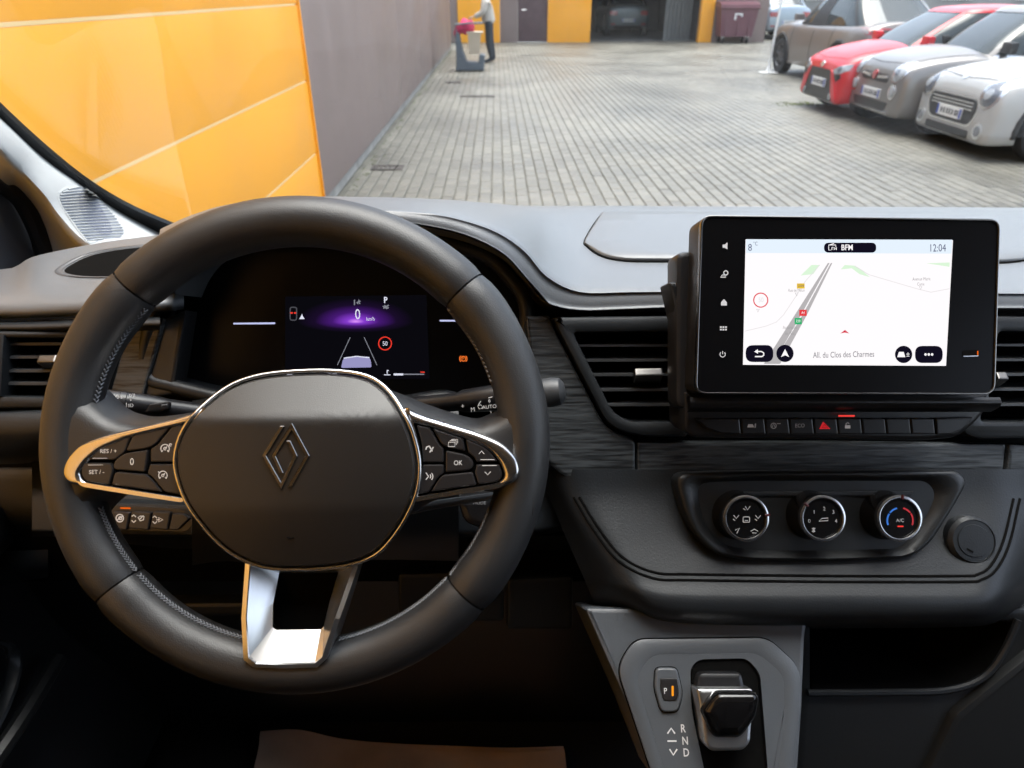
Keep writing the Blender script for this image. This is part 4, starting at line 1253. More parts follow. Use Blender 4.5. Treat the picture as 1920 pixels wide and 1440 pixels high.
for b, c, l in cols:
    pb = atZ(*b)
    pc, pl_ = D(*c), D(l[0], l[1], c[2] - .009)
    rows[0].append(pb + Vector((0, .14, -.055)))
    rows[1].append(pb)
    m = pb.lerp(pc, .55); m.z += .004
    rows[2].append(m)
    rows[3].append(pc)
    q_ = pc.lerp(pl_, .5); q_ += (CAM - q_).normalized() * .003 + Vector((0, 0, .002))
    rows[4].append(q_)
    rows[5].append(pl_)
    rows[6].append(pl_ + FW * .006 - UP * .003)
    rows[7].append(pl_ + FW * .10 + Vector((0, 0, .004)))
V, Fs = loft(rows, 4, 4)
PADB = bvh_of(V, Fs)
obj('top_pad', V, Fs, M['pad'], dash, 60)
# storage lid let into the plateau
lid = [(1128, 402), (1097, 452), (1101, 462), (1128, 480), (1170, 489), (1240, 490.5), (1400, 491), (1600, 491), (1800, 492), (1890, 492), (1960, 480), (1990, 450), (1960, 402)]
lc = [tuple(q_) for q_ in crom([Vector(q_) for q_ in lid], 3)]
lidV = []
cl = (1540, 440)
for f_, off in ((1.0, .0004), (.9985, .0030), (.99, .0040), (.8, .0042), (.5, .0042), (.02, .0042)):
    for q_ in lc:
        h = hit(PADB, cl[0] + (q_[0] - cl[0]) * f_, cl[1] + (q_[1] - cl[1]) * f_, 0)
        lidV.append(h + Vector((0, -.1, 1)).normalized() * off)
N = len(lc)
obj('storage_lid', lidV, [(j * N + i, j * N + (i + 1) % N, (j + 1) * N + (i + 1) % N, (j + 1) * N + i) for j in range(5) for i in range(N)], M['pad'], dash, 60)
V, Fs = drape(PADB, [(1130, 400), (1112, 424), (1097, 452), (1101, 463), (1128, 481), (1170, 490), (1240, 491.5), (1400, 492), (1600, 492), (1800, 493), (1890, 493), (1960, 481)], .0016, 0, 6, 4)
obj('panel_gap', V, Fs, M['void'], dash)
# dark body of the dash behind everything
bk = [[D(x_, y_, z_) for x_ in (-160, 250, 700, 1000, 1300, 1700, 2120)] for y_, z_ in ((560, .80), (700, .78), (850, .76), (1000, .76), (1090, .80))]
obj('carrier', *loft(bk, 2, 2), M['void'], dash, 60)
# --- pad and tray at the driver's end
lp = [[D(-170, 478, .74), D(0, 505, .735), D(60, 482, .74), D(130, 466, .75), D(210, 452, .76), D(300, 440, .775), D(345, 430, .79)],
      [D(-170, 520, .69), D(0, 535, .69), D(60, 522, .69), D(130, 525, .695), D(210, 520, .70), D(300, 505, .71), D(345, 500, .70)],
      [D(-170, 560, .655), D(0, 562, .655), D(60, 560, .655), D(130, 558, .655), D(210, 556, .655), D(300, 555, .66), D(345, 550, .675)],
      [D(-170, 588, .650), D(0, 589, .650), D(60, 588, .650), D(130, 585, .650), D(210, 582, .651), D(300, 578, .655), D(345, 572, .672)],
      [D(-170, 596, .665), D(0, 597, .665), D(60, 596, .665), D(130, 593, .665), D(210, 590, .666), D(300, 586, .67), D(345, 580, .685)]]
V, Fs = loft(lp, 4, 4)
LPB = bvh_of(V, Fs)
obj('end_pad', V, Fs, M['pad'], dash, 60)
tray = [(108, 510), (128, 492), (170, 474), (230, 463), (290, 460), (300, 480), (280, 505), (230, 518), (150, 519)]
tr_ = [tuple(q_) for q_ in crom([Vector(q_) for q_ in tray], 4, closed=True)]
N = len(tr_); tc_ = (205, 492)
tV = []
for f_, off, dz in ((1.06, .0006, 0), (1.0, .0030, 0), (.95, .0015, 0), (.90, .0012, 0)):
    for q_ in tr_: tV.append(hit(LPB, tc_[0] + (q_[0] - tc_[0]) * f_, tc_[1] + (q_[1] - tc_[1]) * f_, off) + Vector((0, 0, dz)))
obj('tray_rim', tV, [(j * N + i, j * N + (i + 1) % N, (j + 1) * N + (i + 1) % N, (j + 1) * N + i) for j in range(3) for i in range(N)], M['grey'], dash, 60)
tw = [(tc_[0] + (q_[0] - tc_[0]) * .93 + 6, tc_[1] + (q_[1] - tc_[1]) * .90 + 1) for q_ in tr_]
obj('tray_shade', [hit(LPB, *q_, .0018) for q_ in tw] + [hit(LPB, *tc_, .0018)], [(i, (i + 1) % N, N) for i in range(N)], M['void'], dash, 60)  # flat black patch painting the shade of the hollow
# --- air vents
M['tabmetal'] = mat('tab_metal', (.14, .135, .13), .35, metal=1.0)
PV = Pl(D(1170, 700, .665), 27)
def vent(name, pl, outer, inner, slats, tab, label=None, thin=.0022):
    o = obj(name, *plate2(pl, pl.pts(outer), [pl.pts(inner)], -.03, .004, .004), M['plastic'], dash, 40)
    inn = pl.pts(inner)
    N = len(inn)
    V = [pl.w(a, b, .000) for a, b in inn] + [pl.w(a, b, -.055) for a, b in inn]
    obj('duct', V + [pl.w(sum(a for a, b in inn) / N, sum(b for a, b in inn) / N, -.055)], [(i, (i + 1) % N, N + (i + 1) % N, N + i) for i in range(N)] + [(N + i, N + (i + 1) % N, 2 * N) for i in range(N)], M['void'], o, 0)
    for y_ in slats:
        c_ = chord(inner, y_)
        obj('slat', *bar(pl, c_[0] + .5, y_, c_[1] - .5, y_ - .5, thin, -.040, -.006, .12), M['slat'], o, 0)
    if tab:
        x0, x1, y_ = tab
        obj('tab', *plate(Pl(pl.P((x0 + x1) / 2, y_), math.degrees(math.asin(pl.n.z)) + 30), rnd([(-abs(pl.px(x1, y_)[0] - pl.px(x0, y_)[0]) / 2, -.0042), (abs(pl.px(x1, y_)[0] - pl.px(x0, y_)[0]) / 2, -.0042), (abs(pl.px(x1, y_)[0] - pl.px(x0, y_)[0]) / 2, .0045), (-abs(pl.px(x1, y_)[0] - pl.px(x0, y_)[0]) / 2, .0045)], .0015), -.014, .002, .0015), M['tabmetal'], o)
    return o
co = rnd([(1036, 595), (1288, 592), (1288, 818), (1198, 818), (1140, 800), (1046, 618)], [6, 6, 6, 25, 45, 20], 5)
ci = rnd([(1076, 624), (1268, 622), (1268, 790), (1178, 790), (1148, 772), (1080, 636)], [12, 4, 4, 15, 30, 12], 5)
vent('centre_vent', PV, co, ci, (648, 676, 703.5, 732, 760.5), (1190, 1242, 699))
obj('vent_side_bar', *plate(PV, PV.pts([(1266, 624), (1281, 624), (1281, 792), (1266, 792)]), -.01, .0065, .002), M['grey'], dash, 40)
co = rnd([(1855, 592), (2150, 597), (2150, 820), (1830, 823), (1800, 812)], [6, 6, 6, 20, 20], 5)
ci = rnd([(1870, 622), (2130, 626), (2130, 790), (1835, 790)], [8, 4, 4, 10], 5)
vent('passenger_vent', PV, co, ci, (647, 675, 703, 731, 760), (1868, 1888, 706))
PE = Pl(D(80, 690, .652), 27, 10)
co = rnd([(-160, 622), (165, 620), (128, 765), (-160, 766)], [6, 14, 18, 6], 5)
ci = rnd([(-145, 634), (150, 634), (118, 744), (-145, 739)], [6, 10, 12, 6], 5)
vent('side_vent', PE, co, ci, (645, 670, 696, 720), (70, 108, 674), thin=.0026)
obj('vent_side_bar', *plate(PE, PE.pts([(2, 628), (14, 628), (8, 742), (-4, 742)]), -.02, .006, .002), M['plastic'], dash, 40)
# roll above and bulging panel below the driver's vent
obj('roll_trim', *loft([[D(x_, y_ + dy, z_) for x_, y_ in ((-170, 600), (0, 600), (80, 599), (180, 595), (300, 592))] for dy, z_ in ((0, .672), (5, .652), (14, .645), (22, .650), (28, .668))], 3, 3), M['plastic'], dash, 60)
obj('end_panel', *loft([[D(x_, 766 + dy * k, z_) for x_, k in ((-170, 1), (0, 1), (60, .97), (110, .85), (160, .6))] for dy, z_ in ((0, .662), (8, .645), (40, .640), (75, .652), (95, .675), (104, .72))], 3, 3), M['plastic'], dash, 60)
# --- veneer trim
PT = Pl(D(1170, 800, .672), 27)
def trim(pts, r, h0=-.012, h1=.0, m='wood', bev=.003):
    return obj('veneer_trim', *plate(PT, PT.pts(rnd(pts, r, 4)), h0, h1, bev), M[m], dash, 40)
trim([(985, 592), (1030, 592), (1042, 622), (1138, 806), (1192, 826), (1192, 905), (1060, 900), (1010, 850)], [4, 4, 10, 40, 10, 4, 30, 20])
trim([(1195, 829), (1560, 829), (1888, 833), (1884, 880), (1872, 905), (1195, 905)], [2, 2, 2, 8, 10, 2], h1=-.0006)
trim([(1891, 833), (2150, 838), (2150, 925), (1860, 922), (1874, 905), (1888, 880)], [2, 2, 2, 8, 8, 6], h1=.0006)
PTL = Pl(D(260, 670, .668), 27)
obj('veneer_trim', *plate(PTL, PTL.pts(rnd([(244, 598), (308, 596), (268, 742), (204, 742)], 4)), -.012, 0, .002), M['wood'], dash, 40)
obj('trim_edge', *plate(PTL, PTL.pts(rnd([(150, 620), (170, 620), (246, 598), (204, 742), (180, 742), (150, 745)], 3)), -.02, .003, .003), M['plastic2'], dash, 40)
obj('shroud_side', *plate(PTL, PTL.pts(rnd([(306, 597), (345, 580), (320, 740), (285, 745), (262, 745)], 4)), -.03, -.004, .003), M['plastic2'], dash, 40)
# --- lower centre panel with its ledge
low = [[(1000, 880, .70), (1028, 930, .70), (1062, 1010, .690), (1092, 1078, .680), (1106, 1112, .682), (1118, 1140, .70), (1122, 1150, .74)],
       [(1060, 880, .674), (1078, 930, .672), (1120, 1008, .658), (1160, 1074, .646), (1176, 1110, .642), (1186, 1142, .656), (1190, 1152, .70)],
       [(1200, 880, .674), (1200, 930, .670), (1210, 1010, .655), (1235, 1088, .638), (1245, 1128, .630), (1250, 1162, .642), (1250, 1172, .70)],
       [(1400, 880, .674), (1400, 930, .670), (1400, 1010, .655), (1400, 1090, .637), (1400, 1134, .628), (1400, 1168, .640), (1400, 1178, .70)],
       [(1600, 880, .674), (1600, 930, .670), (1600, 1010, .655), (1600, 1090, .637), (1600, 1134, .628), (1600, 1168, .640), (1600, 1178, .70)],
       [(1790, 880, .674), (1790, 930, .670), (1790, 1010, .655), (1790, 1090, .637), (1790, 1134, .628), (1790, 1166, .640), (1790, 1176, .70)],
       [(1890, 880, .674), (1892, 930, .670), (1886, 1010, .655), (1872, 1086, .638), (1866, 1128, .632), (1866, 1158, .645), (1866, 1168, .70)],
       [(1990, 880, .690), (1975, 930, .688), (1955, 1000, .676), (1935, 1060, .664), (1925, 1096, .66), (1920, 1126, .672), (1918, 1138, .72)]]
low = [[D(*q_) for q_ in c_] for c_ in low]
V, Fs = loft(list(zip(*low)), 5, 4)
LOWB = bvh_of(V, Fs)
obj('lower_panel', V, Fs, M['plastic'], dash, 60)
for ln in ([(1076, 932), (1112, 992), (1160, 1052), (1224, 1084), (1300, 1088), (1560, 1091), (1800, 1091), (1840, 1087), (1868, 1068), (1892, 1020), (1912, 935)],
           [(1086, 932), (1121, 988), (1166, 1044), (1226, 1073), (1300, 1077), (1560, 1080), (1796, 1080), (1833, 1077), (1858, 1060), (1881, 1014), (1900, 935)]):
    V, Fs = drape(LOWB, ln, .0013, 0, 6, 5)
    obj('panel_gap', V, Fs, M['void'], dash)
# round socket cover
ps = hit(LOWB, 1815, 1012, 0)
PS = Pl(ps, 36, -2)
cap = obj('socket_cover', *lathe(ps + PS.n * .001, PS.n, [(.0225, -.012), (.0225, 0), (.0225, .0045), (.0200, .0075), (.0195, .0080), (.0192, .0072), (.0150, .0074), (.0146, .0082), (0.002, .0084)], 40), M['plastic'], dash)
strokes(PS, [[(1800, 1026), (1812, 1033)]], 3, .0100).build('thumb_mark', M['void'], cap, 0)
# --- knee panel with the switch pod, under the wheel
kn = [[D(60, y_, z_), D(190, y_, z_), D(400, y_, z_), D(700, y_, z_), D(960, y_, z_ + .01), D(1060, y_ - 10, z_ + .03)] for y_, z_ in ((860, .72), (930, .690), (985, .684), (1000, .69), (1006, .73))]
obj('knee_panel', *loft(kn, 3, 4), M['plastic'], dash, 60)
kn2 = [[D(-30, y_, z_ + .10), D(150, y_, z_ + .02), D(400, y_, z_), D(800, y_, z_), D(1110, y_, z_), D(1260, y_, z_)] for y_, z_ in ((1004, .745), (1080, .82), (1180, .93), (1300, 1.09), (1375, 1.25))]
obj('knee_shadow_panel', *loft(kn2, 3, 3), M['plastic2'], dash, 60)  # dark sheet added where the footwell falls into shade
PK2 = Pl(D(380, 1142, .76), 20)
obj('cross_bar', *plate(PK2, PK2.pts(rnd([(280, 1132), (470, 1130), (470, 1156), (300, 1158)], 5)), -.02, 0, .004), M['plastic'], dash, 40)
for (a, b, c, d) in ((745, 1080, 945, 1170), (950, 1090, 1075, 1185)):
    obj('relay_cover', *plate(PK2, PK2.pts(rnd([(a, b), (c, b - 6), (c, d), (a, d)], 8)), -.03, -.004, .004), M['plastic2'], dash, 40)
PK = Pl(D(340, 970, .672), 30)
pod = obj('switch_pod', *plate(PK, PK.pts(rnd([(188, 940), (460, 948), (500, 1008), (205, 1004), (190, 990)], [14, 8, 8, 12, 10], 5)), -.03, .002, .005), M['plastic'], dash, 40)
well = obj('switch_well', *plate(PK, PK.pts(rnd([(208, 946), (345, 952), (370, 978), (352, 998), (222, 994), (210, 984)], 10)), -.002, .0025, .001), M['satin'], dash, 40)
for i, (a, b) in enumerate(((217, 250), (251, 290), (291, 326), (327, 360))):
    pts = [(a + 2, 957), (b, 959), (b - 6, 992), (a - 4 if i else a, 988)] if i < 3 else [(a + 2, 961), (350, 962), (361, 970), (338, 992), (a - 5, 991)]
    k_ = obj('switch_key', *plate(PK, PK.pts(rnd(pts, 3)), .0, .0065, .0012), M['key'], pod, 40)
    if i == 0:
        strokes(PK, [circ(232, 969, 7, 14) + [circ(232, 969, 7, 14)[0]], circ(233, 969, 3, 8) + [circ(233, 969, 3, 8)[0]], [(226, 973), (238, 965)]], 2, .0070).build('symbol', M['print'], k_, 0)
    elif i == 1:
        strokes(PK, [[(254, 966), (258, 963), (262, 967)], [(254, 973), (258, 977), (262, 973)], [(266, 968), (270, 974), (276, 972), (277, 966), (270, 965), (266, 968)], [(268, 972), (276, 964)]], 2, .0070).build('symbol', M['print'], k_, 0)
    elif i == 2:
        strokes(PK, [[(293, 968), (297, 965), (301, 969)], [(293, 975), (297, 979), (301, 975)], [(304, 968), (304, 976), (312, 972), (304, 968)], [(306, 972), (300, 972)]], 2, .0070).build('symbol', M['print'], k_, 0)
M['amber'] = glow('amber_led', (1.0, .16, .01), .8)
fills(PK, [[(229, 950), (248, 950.5), (248, 953.5), (229, 953)]], .0032).build('indicator', M['amber'], pod, 0)
# --- cubby right of the gear console
PQ = Pl(D(1680, 1240, .69), 22)
obj('cubby_panel', *plate2(PQ, PQ.pts([(1500, 1150), (2050, 1140), (2050, 1700), (1480, 1700)]), [PQ.pts(rnd([(1521, 1172), (1905, 1165), (1886, 1212), (1842, 1268), (1790, 1290), (1521, 1297)], [4, 20, 40, 40, 40, 6], 5))], -.03, 0, .003), M['plastic2'], dash, 40)
ci = PQ.pts(rnd([(1521, 1172), (1905, 1165), (1886, 1212), (1842, 1268), (1790, 1290), (1521, 1297)], [4, 20, 40, 40, 40, 6], 5))
N = len(ci)
obj('cubby_well', [PQ.w(a, b, 0) for a, b in ci] + [PQ.w(a * .97, b * .97, -.12) for a, b in ci] + [PQ.w(0, 0, -.12)], [(i, (i + 1) % N, N + (i + 1) % N, N + i) for i in range(N)] + [(N + i, N + (i + 1) % N, 2 * N) for i in range(N)], M['void'], dash, 0)
obj('cubby_lip', *tube(crom([PQ.P(1512, 1296, .003), PQ.P(1650, 1294, .004), PQ.P(1770, 1290, .004), (PQ.P(1838, 1266, .004)), PQ.P(1878, 1218, .003), PQ.P(1906, 1160, .002)], 6), .0035, 8), M['plastic'], dash)
obj('lower_trim', *plate(PQ, PQ.pts(rnd([(1780, 1330), (2040, 1120), (2040, 1700), (1600, 1700)], 10)), -.01, .010, .006), M['plastic2'], dash, 40)
# ================================================================== STEERING WHEEL
WP = Pl(D(555, 833, .523), 31)
sw = thing('steering_wheel', 'black leather steering wheel with chrome trimmed spokes in front of the driver display', 'steering wheel', WP.o)
TR = .0190                                        # rim section radius
uL, uR, vT, vB = WP.px(83, 850)[0], WP.px(1031, 815)[0], WP.px(560, 369)[1], WP.px(545, 1298)[1]
CU, CV = (uL + uR) / 2, (vT + vB) / 2
RX, RY = (uR - uL) / 2 - TR, (vT - vB) / 2 - TR
def rim_p(a): return WP.w(CU + RX * math.cos(a), CV + RY * math.sin(a), 0)
def rim_angle(x_, y_):
    u_, v_ = WP.px(x_, y_)
    return math.atan2((v_ - CV) / RY, (u_ - CU) / RX)
seams = sorted([rim_angle(245, 532) % (2 * math.pi), rim_angle(886, 532) % (2 * math.pi), rim_angle(205, 1114) % (2 * math.pi), rim_angle(884, 1118) % (2 * math.pi)])
def ring_at(a, rr):
    """Section of the rim: slightly flattened towards the driver, fuller at the thumb grips."""
    c = rim_p(a)
    rad = (c - WP.w(CU, CV)).normalized()
    grip = math.exp(-((abs(math.sin(a)) - .62) / .14) ** 2) * .06
    out = []
    for k in range(20):
        t = 2 * math.pi * k / 20
        out.append(c + rad * (math.cos(t) * rr * (1 + grip)) + WP.n * (math.sin(t) * rr * 1.06))
    return out
for i in range(4):                                # four leather sleeves
    a0, a1 = seams[i], seams[(i + 1) % 4] + (2 * math.pi if i == 3 else 0)
    n = int((a1 - a0) / (2 * math.pi) * 140)
    V = []
    for k in range(n + 1):
        a = a0 + (a1 - a0) * k / n
        e = min(k, n - k)
        rr = TR * (.93 if e == 0 else .985 if e == 1 else 1)
        aa = a0 + .004 if k == 0 else a1 - .004 if k == n else a
        V += ring_at(aa, rr)
    Fs = [(k * 20 + q_, k * 20 + (q_ + 1) % 20, (k + 1) * 20 + (q_ + 1) % 20, (k + 1) * 20 + q_) for k in range(n) for q_ in range(20)]
    obj('rim_sleeve', V, Fs, M['leather'], sw, 60)
cr = []
for k in range(120): cr.append(rim_p(2 * math.pi * k / 120))
obj('rim_core', *tube(cr, TR * .90, 12, closed=True, up=WP.n), M['rubber'], sw, 60)
# stitches along the inner edge of the sleeves
st = MB()
def stitch(a0, a1, n):
    for k in range(n):
        a = a0 + (a1 - a0) * (k + .5) / n
        c = rim_p(a); rad = (c - WP.w(CU, CV)).normalized(); tn = WP.n.cross(rad)
        for s in (-1, 1):
            th = R(165 + s * 6)
            p_ = c + rad * (math.cos(th) * TR * 1.02) + WP.n * (math.sin(th) * TR * 1.08)
            th2 = R(165)
            q_ = c + tn * .0024 + rad * (math.cos(th2) * TR * 1.03) + WP.n * (math.sin(th2) * TR * 1.09)
            st.add(*tube([p_, q_], .00055, 5))
stitch(seams[1] + .02, rim_angle(190, 770) % (2 * math.pi), 26)
stitch(rim_angle(185, 950) % (2 * math.pi), seams[2] - .01, 22)
stitch(seams[2] + .01, rim_angle(450, 1215) % (2 * math.pi), 34)
stitch(rim_angle(640, 1215) % (2 * math.pi), seams[3] - .01, 34)
stitch(seams[3] + .01, rim_angle(935, 960) % (2 * math.pi), 20)
stitch(rim_angle(925, 720) % (2 * math.pi), seams[0] - .02, 18)
o = st.build('stitching', M['thread'], sw, 0); o['kind'] = 'stuff'
# --- leather arms under the chrome; the hub stands proud of the rim plane
HP = Pl(WP.o + WP.n * .0125, 31, 0, .009)
def arm(st_):
    rows = []
    for x_, yt, yb in st_:
        r_ = []
        for k in range(13):
            t = -1 + 2 * k / 12
            r_.append(HP.P(x_, (yt + yb) / 2 + (yb - yt) / 2 * t, .0048 * (1 - abs(t) ** 4) ** .5 - .030 * abs(t) ** 7))
        rows.append(r_)
    V, Fs = loft(rows, 1, 4)
    return obj('spoke_arm', V, Fs, M['leather'], sw, 60)
arm([(118, 700, 1020), (140, 722, 990), (165, 748, 958), (188, 768, 940), (212, 778, 934), (250, 783, 936), (330, 772, 952), (400, 748, 990), (470, 720, 1010)])
arm([(1000, 700, 1020), (978, 722, 990), (955, 748, 958), (935, 768, 940), (912, 780, 934), (880, 786, 934), (800, 762, 955), (750, 742, 985), (690, 720, 1010)])
obj('hub_back', *plate(HP, HP.pts(rnd([(420, 730), (690, 722), (770, 850), (720, 1010), (620, 1075), (480, 1075), (400, 1000), (345, 870)], 40, 5)), -.05, .002, .006), M['plastic2'], sw, 40)
# --- chrome frames of the key groups
hub = [(480, 707), (545, 700), (610, 699), (668, 706), (704, 722), (735, 752), (762, 795), (777, 840), (782, 880), (775, 925), (754, 970), (728, 1008), (700, 1036), (660, 1053), (610, 1061), (550, 1064), (495, 1060), (450, 1042), (415, 1015), (385, 978), (358, 935), (343, 895), (338, 860), (347, 820), (368, 785), (395, 752), (430, 724)]
hubc = [tuple(q_) for q_ in crom([Vector(q_) for q_ in hub], 3, closed=True)]
hubuv = HP.pts(hubc)
lo_ = rnd([(394, 763), (372, 772), (330, 785), (200, 815), (150, 832), (124, 862), (117, 888), (128, 906), (165, 914), (350, 944), (372, 952), (352, 905), (348, 850), (372, 798)], [4, 14, 10, 30, 20, 14, 12, 12, 14, 6, 3, 10, 10, 10], 5)
li_ = rnd([(366, 793), (300, 806), (235, 824), (192, 842), (164, 866), (150, 888), (158, 903), (250, 918), (342, 932), (330, 895), (327, 868), (335, 838)], [3, 8, 14, 14, 14, 8, 10, 8, 3, 10, 10, 10], 5)
obj('key_frame', *plate2(HP, HP.pts(lo_), [HP.pts(li_)], .000, .0112, .0034, 4), M['chrome'], sw, 40)
ro_ = rnd([(758, 763), (778, 774), (800, 782), (900, 812), (945, 832), (970, 860), (976, 888), (966, 905), (940, 914), (860, 926), (762, 944), (752, 950), (774, 905), (782, 860), (770, 806)], [4, 14, 10, 20, 18, 14, 12, 12, 12, 10, 4, 3, 10, 10, 10], 5)
ri_ = rnd([(776, 794), (812, 802), (870, 822), (915, 842), (938, 868), (947, 893), (936, 905), (860, 918), (770, 932), (786, 898), (791, 866), (786, 830)], [3, 8, 10, 14, 12, 10, 10, 8, 3, 10, 10, 10], 5)
obj('key_frame', *plate2(HP, HP.pts(ro_), [HP.pts(ri_)], .000, .0112, .0034, 4), M['chrome'], sw, 40)
obj('key_bed', *plate(HP, HP.pts(li_), .0, .0060), M['void'], sw, 0)
obj('key_bed', *plate(HP, HP.pts(ri_), .0, .0060), M['void'], sw, 0)
# --- airbag cover, domed, creased above and below the badge
def face_h(u_, v_, edge):
    vc, vl = HP.px(560, 786)[1], HP.px(560, 948)[1]
    h = .0165 + .0035 * edge
    if v_ > vc: h -= (v_ - vc) * .60
    if v_ < vl: h -= (vl - v_) * .16
    return h
cu = sum(a for a, b in hubuv) / len(hubuv); cv = sum(b for a, b in hubuv) / len(hubuv)
N = len(hubuv)
V, Fs = [], []
rings = [(1.0, .000), (1.0, .55), (.992, .82), (.975, 1.0)] + [(f_, 1.0) for f_ in (.93, .87, .80, .74, .68, .62, .56, .50, .44, .38, .31, .24, .16, .08, .002)]
for f_, k_ in rings:
    for a, b in hubuv:
        u_, v_ = cu + (a - cu) * f_, cv + (b - cv) * f_
        h = face_h(u_, v_, 1 - f_ ** 2)
        V.append(HP.w(u_, v_, h - (1 - k_) * .012 if k_ < 1 else h))
for j in range(len(rings) - 1):
    for i in range(N): Fs.append((j * N + i, j * N + (i + 1) % N, (j + 1) * N + (i + 1) % N, (j + 1) * N + i))
ab = obj('airbag_cover', V, Fs, M['airbag'], sw, 30)
h_ = [face_h(a, b, 0) for a, b in hubuv]
hr = [HP.w(a, b, hh - .0042) for (a, b), hh in zip(inset(hubuv, -.0022), h_)]
obj('hub_ring', *tube(hr, .0017, 8, closed=True, up=HP.n), M['chrome'], sw, 60)
# badge: two interlocking angular lines
def badge(ln, w):
    p = [Vector((80 + a * .3125, 700 + b * .3125)) for a, b in ln]
    Lf, Rt = [], []
    for i in range(len(p)):
        d0 = (p[i] - p[i - 1]).normalized() if i else None
        d1 = (p[i + 1] - p[i]).normalized() if i < len(p) - 1 else None
        if d0 is None or d1 is None:
            dd = d0 or d1
            cut = Vector((1, 0)) if abs(dd.y) > .5 else Vector((0, 1))
            nn = cut * (w / 2) / max(.3, abs(cut.x * dd.y - cut.y * dd.x))
            if Vector((-dd.y, dd.x)).dot(nn) < 0: nn = -nn
        else:
            n0, n1 = Vector((-d0.y, d0.x)), Vector((-d1.y, d1.x))
            m = (n0 + n1).normalized()
            nn = m * (w / 2) / max(.35, m.dot(n0))
        Lf.append(p[i] + nn); Rt.append(p[i] - nn)
    return [tuple(q_) for q_ in Lf + Rt[::-1]]
hb = face_h(0, 0, .95)
for ln in ([(1468, 312), (1362, 487), (1462, 664), (1546, 487), (1503, 398)], [(1512, 670), (1616, 487), (1524, 316), (1417, 487), (1464, 588)]):
    obj('badge', *plate(HP, HP.pts(badge(ln, 7.0)), hb - .004, hb + .0014, .0004, 1), M['darkchrome'], ab, 25)
obj('airbag_mark', *tube([HP.P(543, 1004, face_h(*HP.px(543, 1004), .6) + .0002), HP.P(550, 1006.5, face_h(*HP.px(550, 1006), .6) + .0002), HP.P(557, 1004.5, face_h(*HP.px(557, 1004), .6) + .0002)], .0005, 5), M['void'], ab)
# --- lower spoke: bright funnel with a dark window, lying over the rim
SP = Pl(WP.o + WP.n * .0175, 31, 0, .004)
so_ = [(447, 1063), (556, 1066), (665, 1068), (637, 1160), (612, 1236), (594, 1252), (532, 1254), (474, 1252), (456, 1238), (452, 1160)]
si_ = [(456, 1066), (556, 1070), (655, 1071), (628, 1160), (604, 1232), (590, 1244), (532, 1246), (480, 1244), (466, 1233), (461, 1160)]
sh_ = [(501, 1092), (558, 1092), (618, 1090), (608, 1142), (598, 1186), (592, 1192), (546, 1193), (506, 1193), (499, 1188), (500, 1142)]
def uvs(p_): return SP.pts([tuple(q_) for q_ in crom([Vector(q_) for q_ in p_], 1, closed=True)])
so, si, sh = uvs(so_), uvs(si_), uvs(sh_)
N = len(so)
V = []
prof = [(so, -.030), (so, .0035), (si, .0045)]
def lerp2(a, b, t): return [(p_[0] + (q_[0] - p_[0]) * t, p_[1] + (q_[1] - p_[1]) * t) for p_, q_ in zip(a, b)]
for t in (.03, .5, 1.0): prof.append((lerp2(si, sh, t), .0035 - .0135 * t))
for p_, h in prof: V += [SP.w(a, b, h - (.013 if i < 3 and h > -.02 else 0)) for i, (a, b) in enumerate(p_)]
Fs = [(j * N + i, j * N + (i + 1) % N, (j + 1) * N + (i + 1) % N, (j + 1) * N + i) for j in range(len(prof) - 1) for i in range(N)]
lsp = obj('lower_spoke', V, Fs, M['satinmetal'], sw, 22)
obj('spoke_window', [SP.w(a, b, -.0245) for a, b in inset(sh, -.004)], tess(sh), M['void'], lsp, 0)
# --- keys
def key(pts, r=3, h=.0098):
    return obj('key', *plate(HP, HP.pts(rnd(pts, r, 3)), .004, h, .0010), M['key'], sw, 40)
HK = .0102
k1 = key([(246, 818), (236, 847), (216, 862), (166, 862), (176, 852), (196, 838)], [4, 8, 4, 8, 6, 8])
text('RES / +', HP, 205, 846, 7.5, M['print'], k1, HK, rot=.0)
strokes(HP, [[(176, 859), (203, 859)]], 1.2, HK).build('mark', M['printdim'], k1, 0)
k2 = key([(250, 817), (319, 801), (292, 834), (276, 841), (236, 846)], [3, 4, 10, 8, 6])
k3 = key([(323, 800), (361, 794), (344, 822), (330, 866), (283, 866), (283, 842), (296, 834)], [4, 6, 10, 3, 3, 3, 6])
strokes(HP, [circ(311, 841, 8, 14, a0=-50, a1=230), [(311, 841), (315, 837)], circ(311, 841, 2.5, 8), [(304, 847), (307, 844)], [(318, 847), (315, 844)], circ(321, 834, 2.2, 8)], 1.5, HK).build('symbol', M['print'], k3, 0)
k4 = key([(156, 868), (208, 868), (214, 879), (206, 909), (160, 902), (152, 888)], [6, 3, 8, 4, 8, 8])
text('SET / -', HP, 183, 885, 7.5, M['print'], k4, HK)
strokes(HP, [[(167, 871.5), (195, 871.5)]], 1.2, HK).build('mark', M['printdim'], k4, 0)
k5 = key([(232, 850), (279, 843), (273, 885), (213, 880), (214, 866)], [14, 3, 3, 10, 10])
text('0', HP, 249, 866, 13, M['print'], k5, HK, squeeze=.85)
k6 = key([(216, 884), (275, 889), (284, 896), (305, 922), (210, 909)], [8, 6, 6, 4, 4])
k7 = key([(282, 870), (329, 870), (332, 895), (340, 928), (309, 922), (286, 894), (277, 888)], [3, 3, 10, 4, 4, 6, 3])
strokes(HP, [circ(307, 891, 8, 14, a0=-50, a1=230), [(307, 891), (311, 887)], circ(307, 891, 2.5, 8), [(300, 897), (303, 894)], [(314, 897), (311, 894)], [(298, 884), (302, 887)]], 1.5, HK).build('symbol', M['print'], k7, 0)
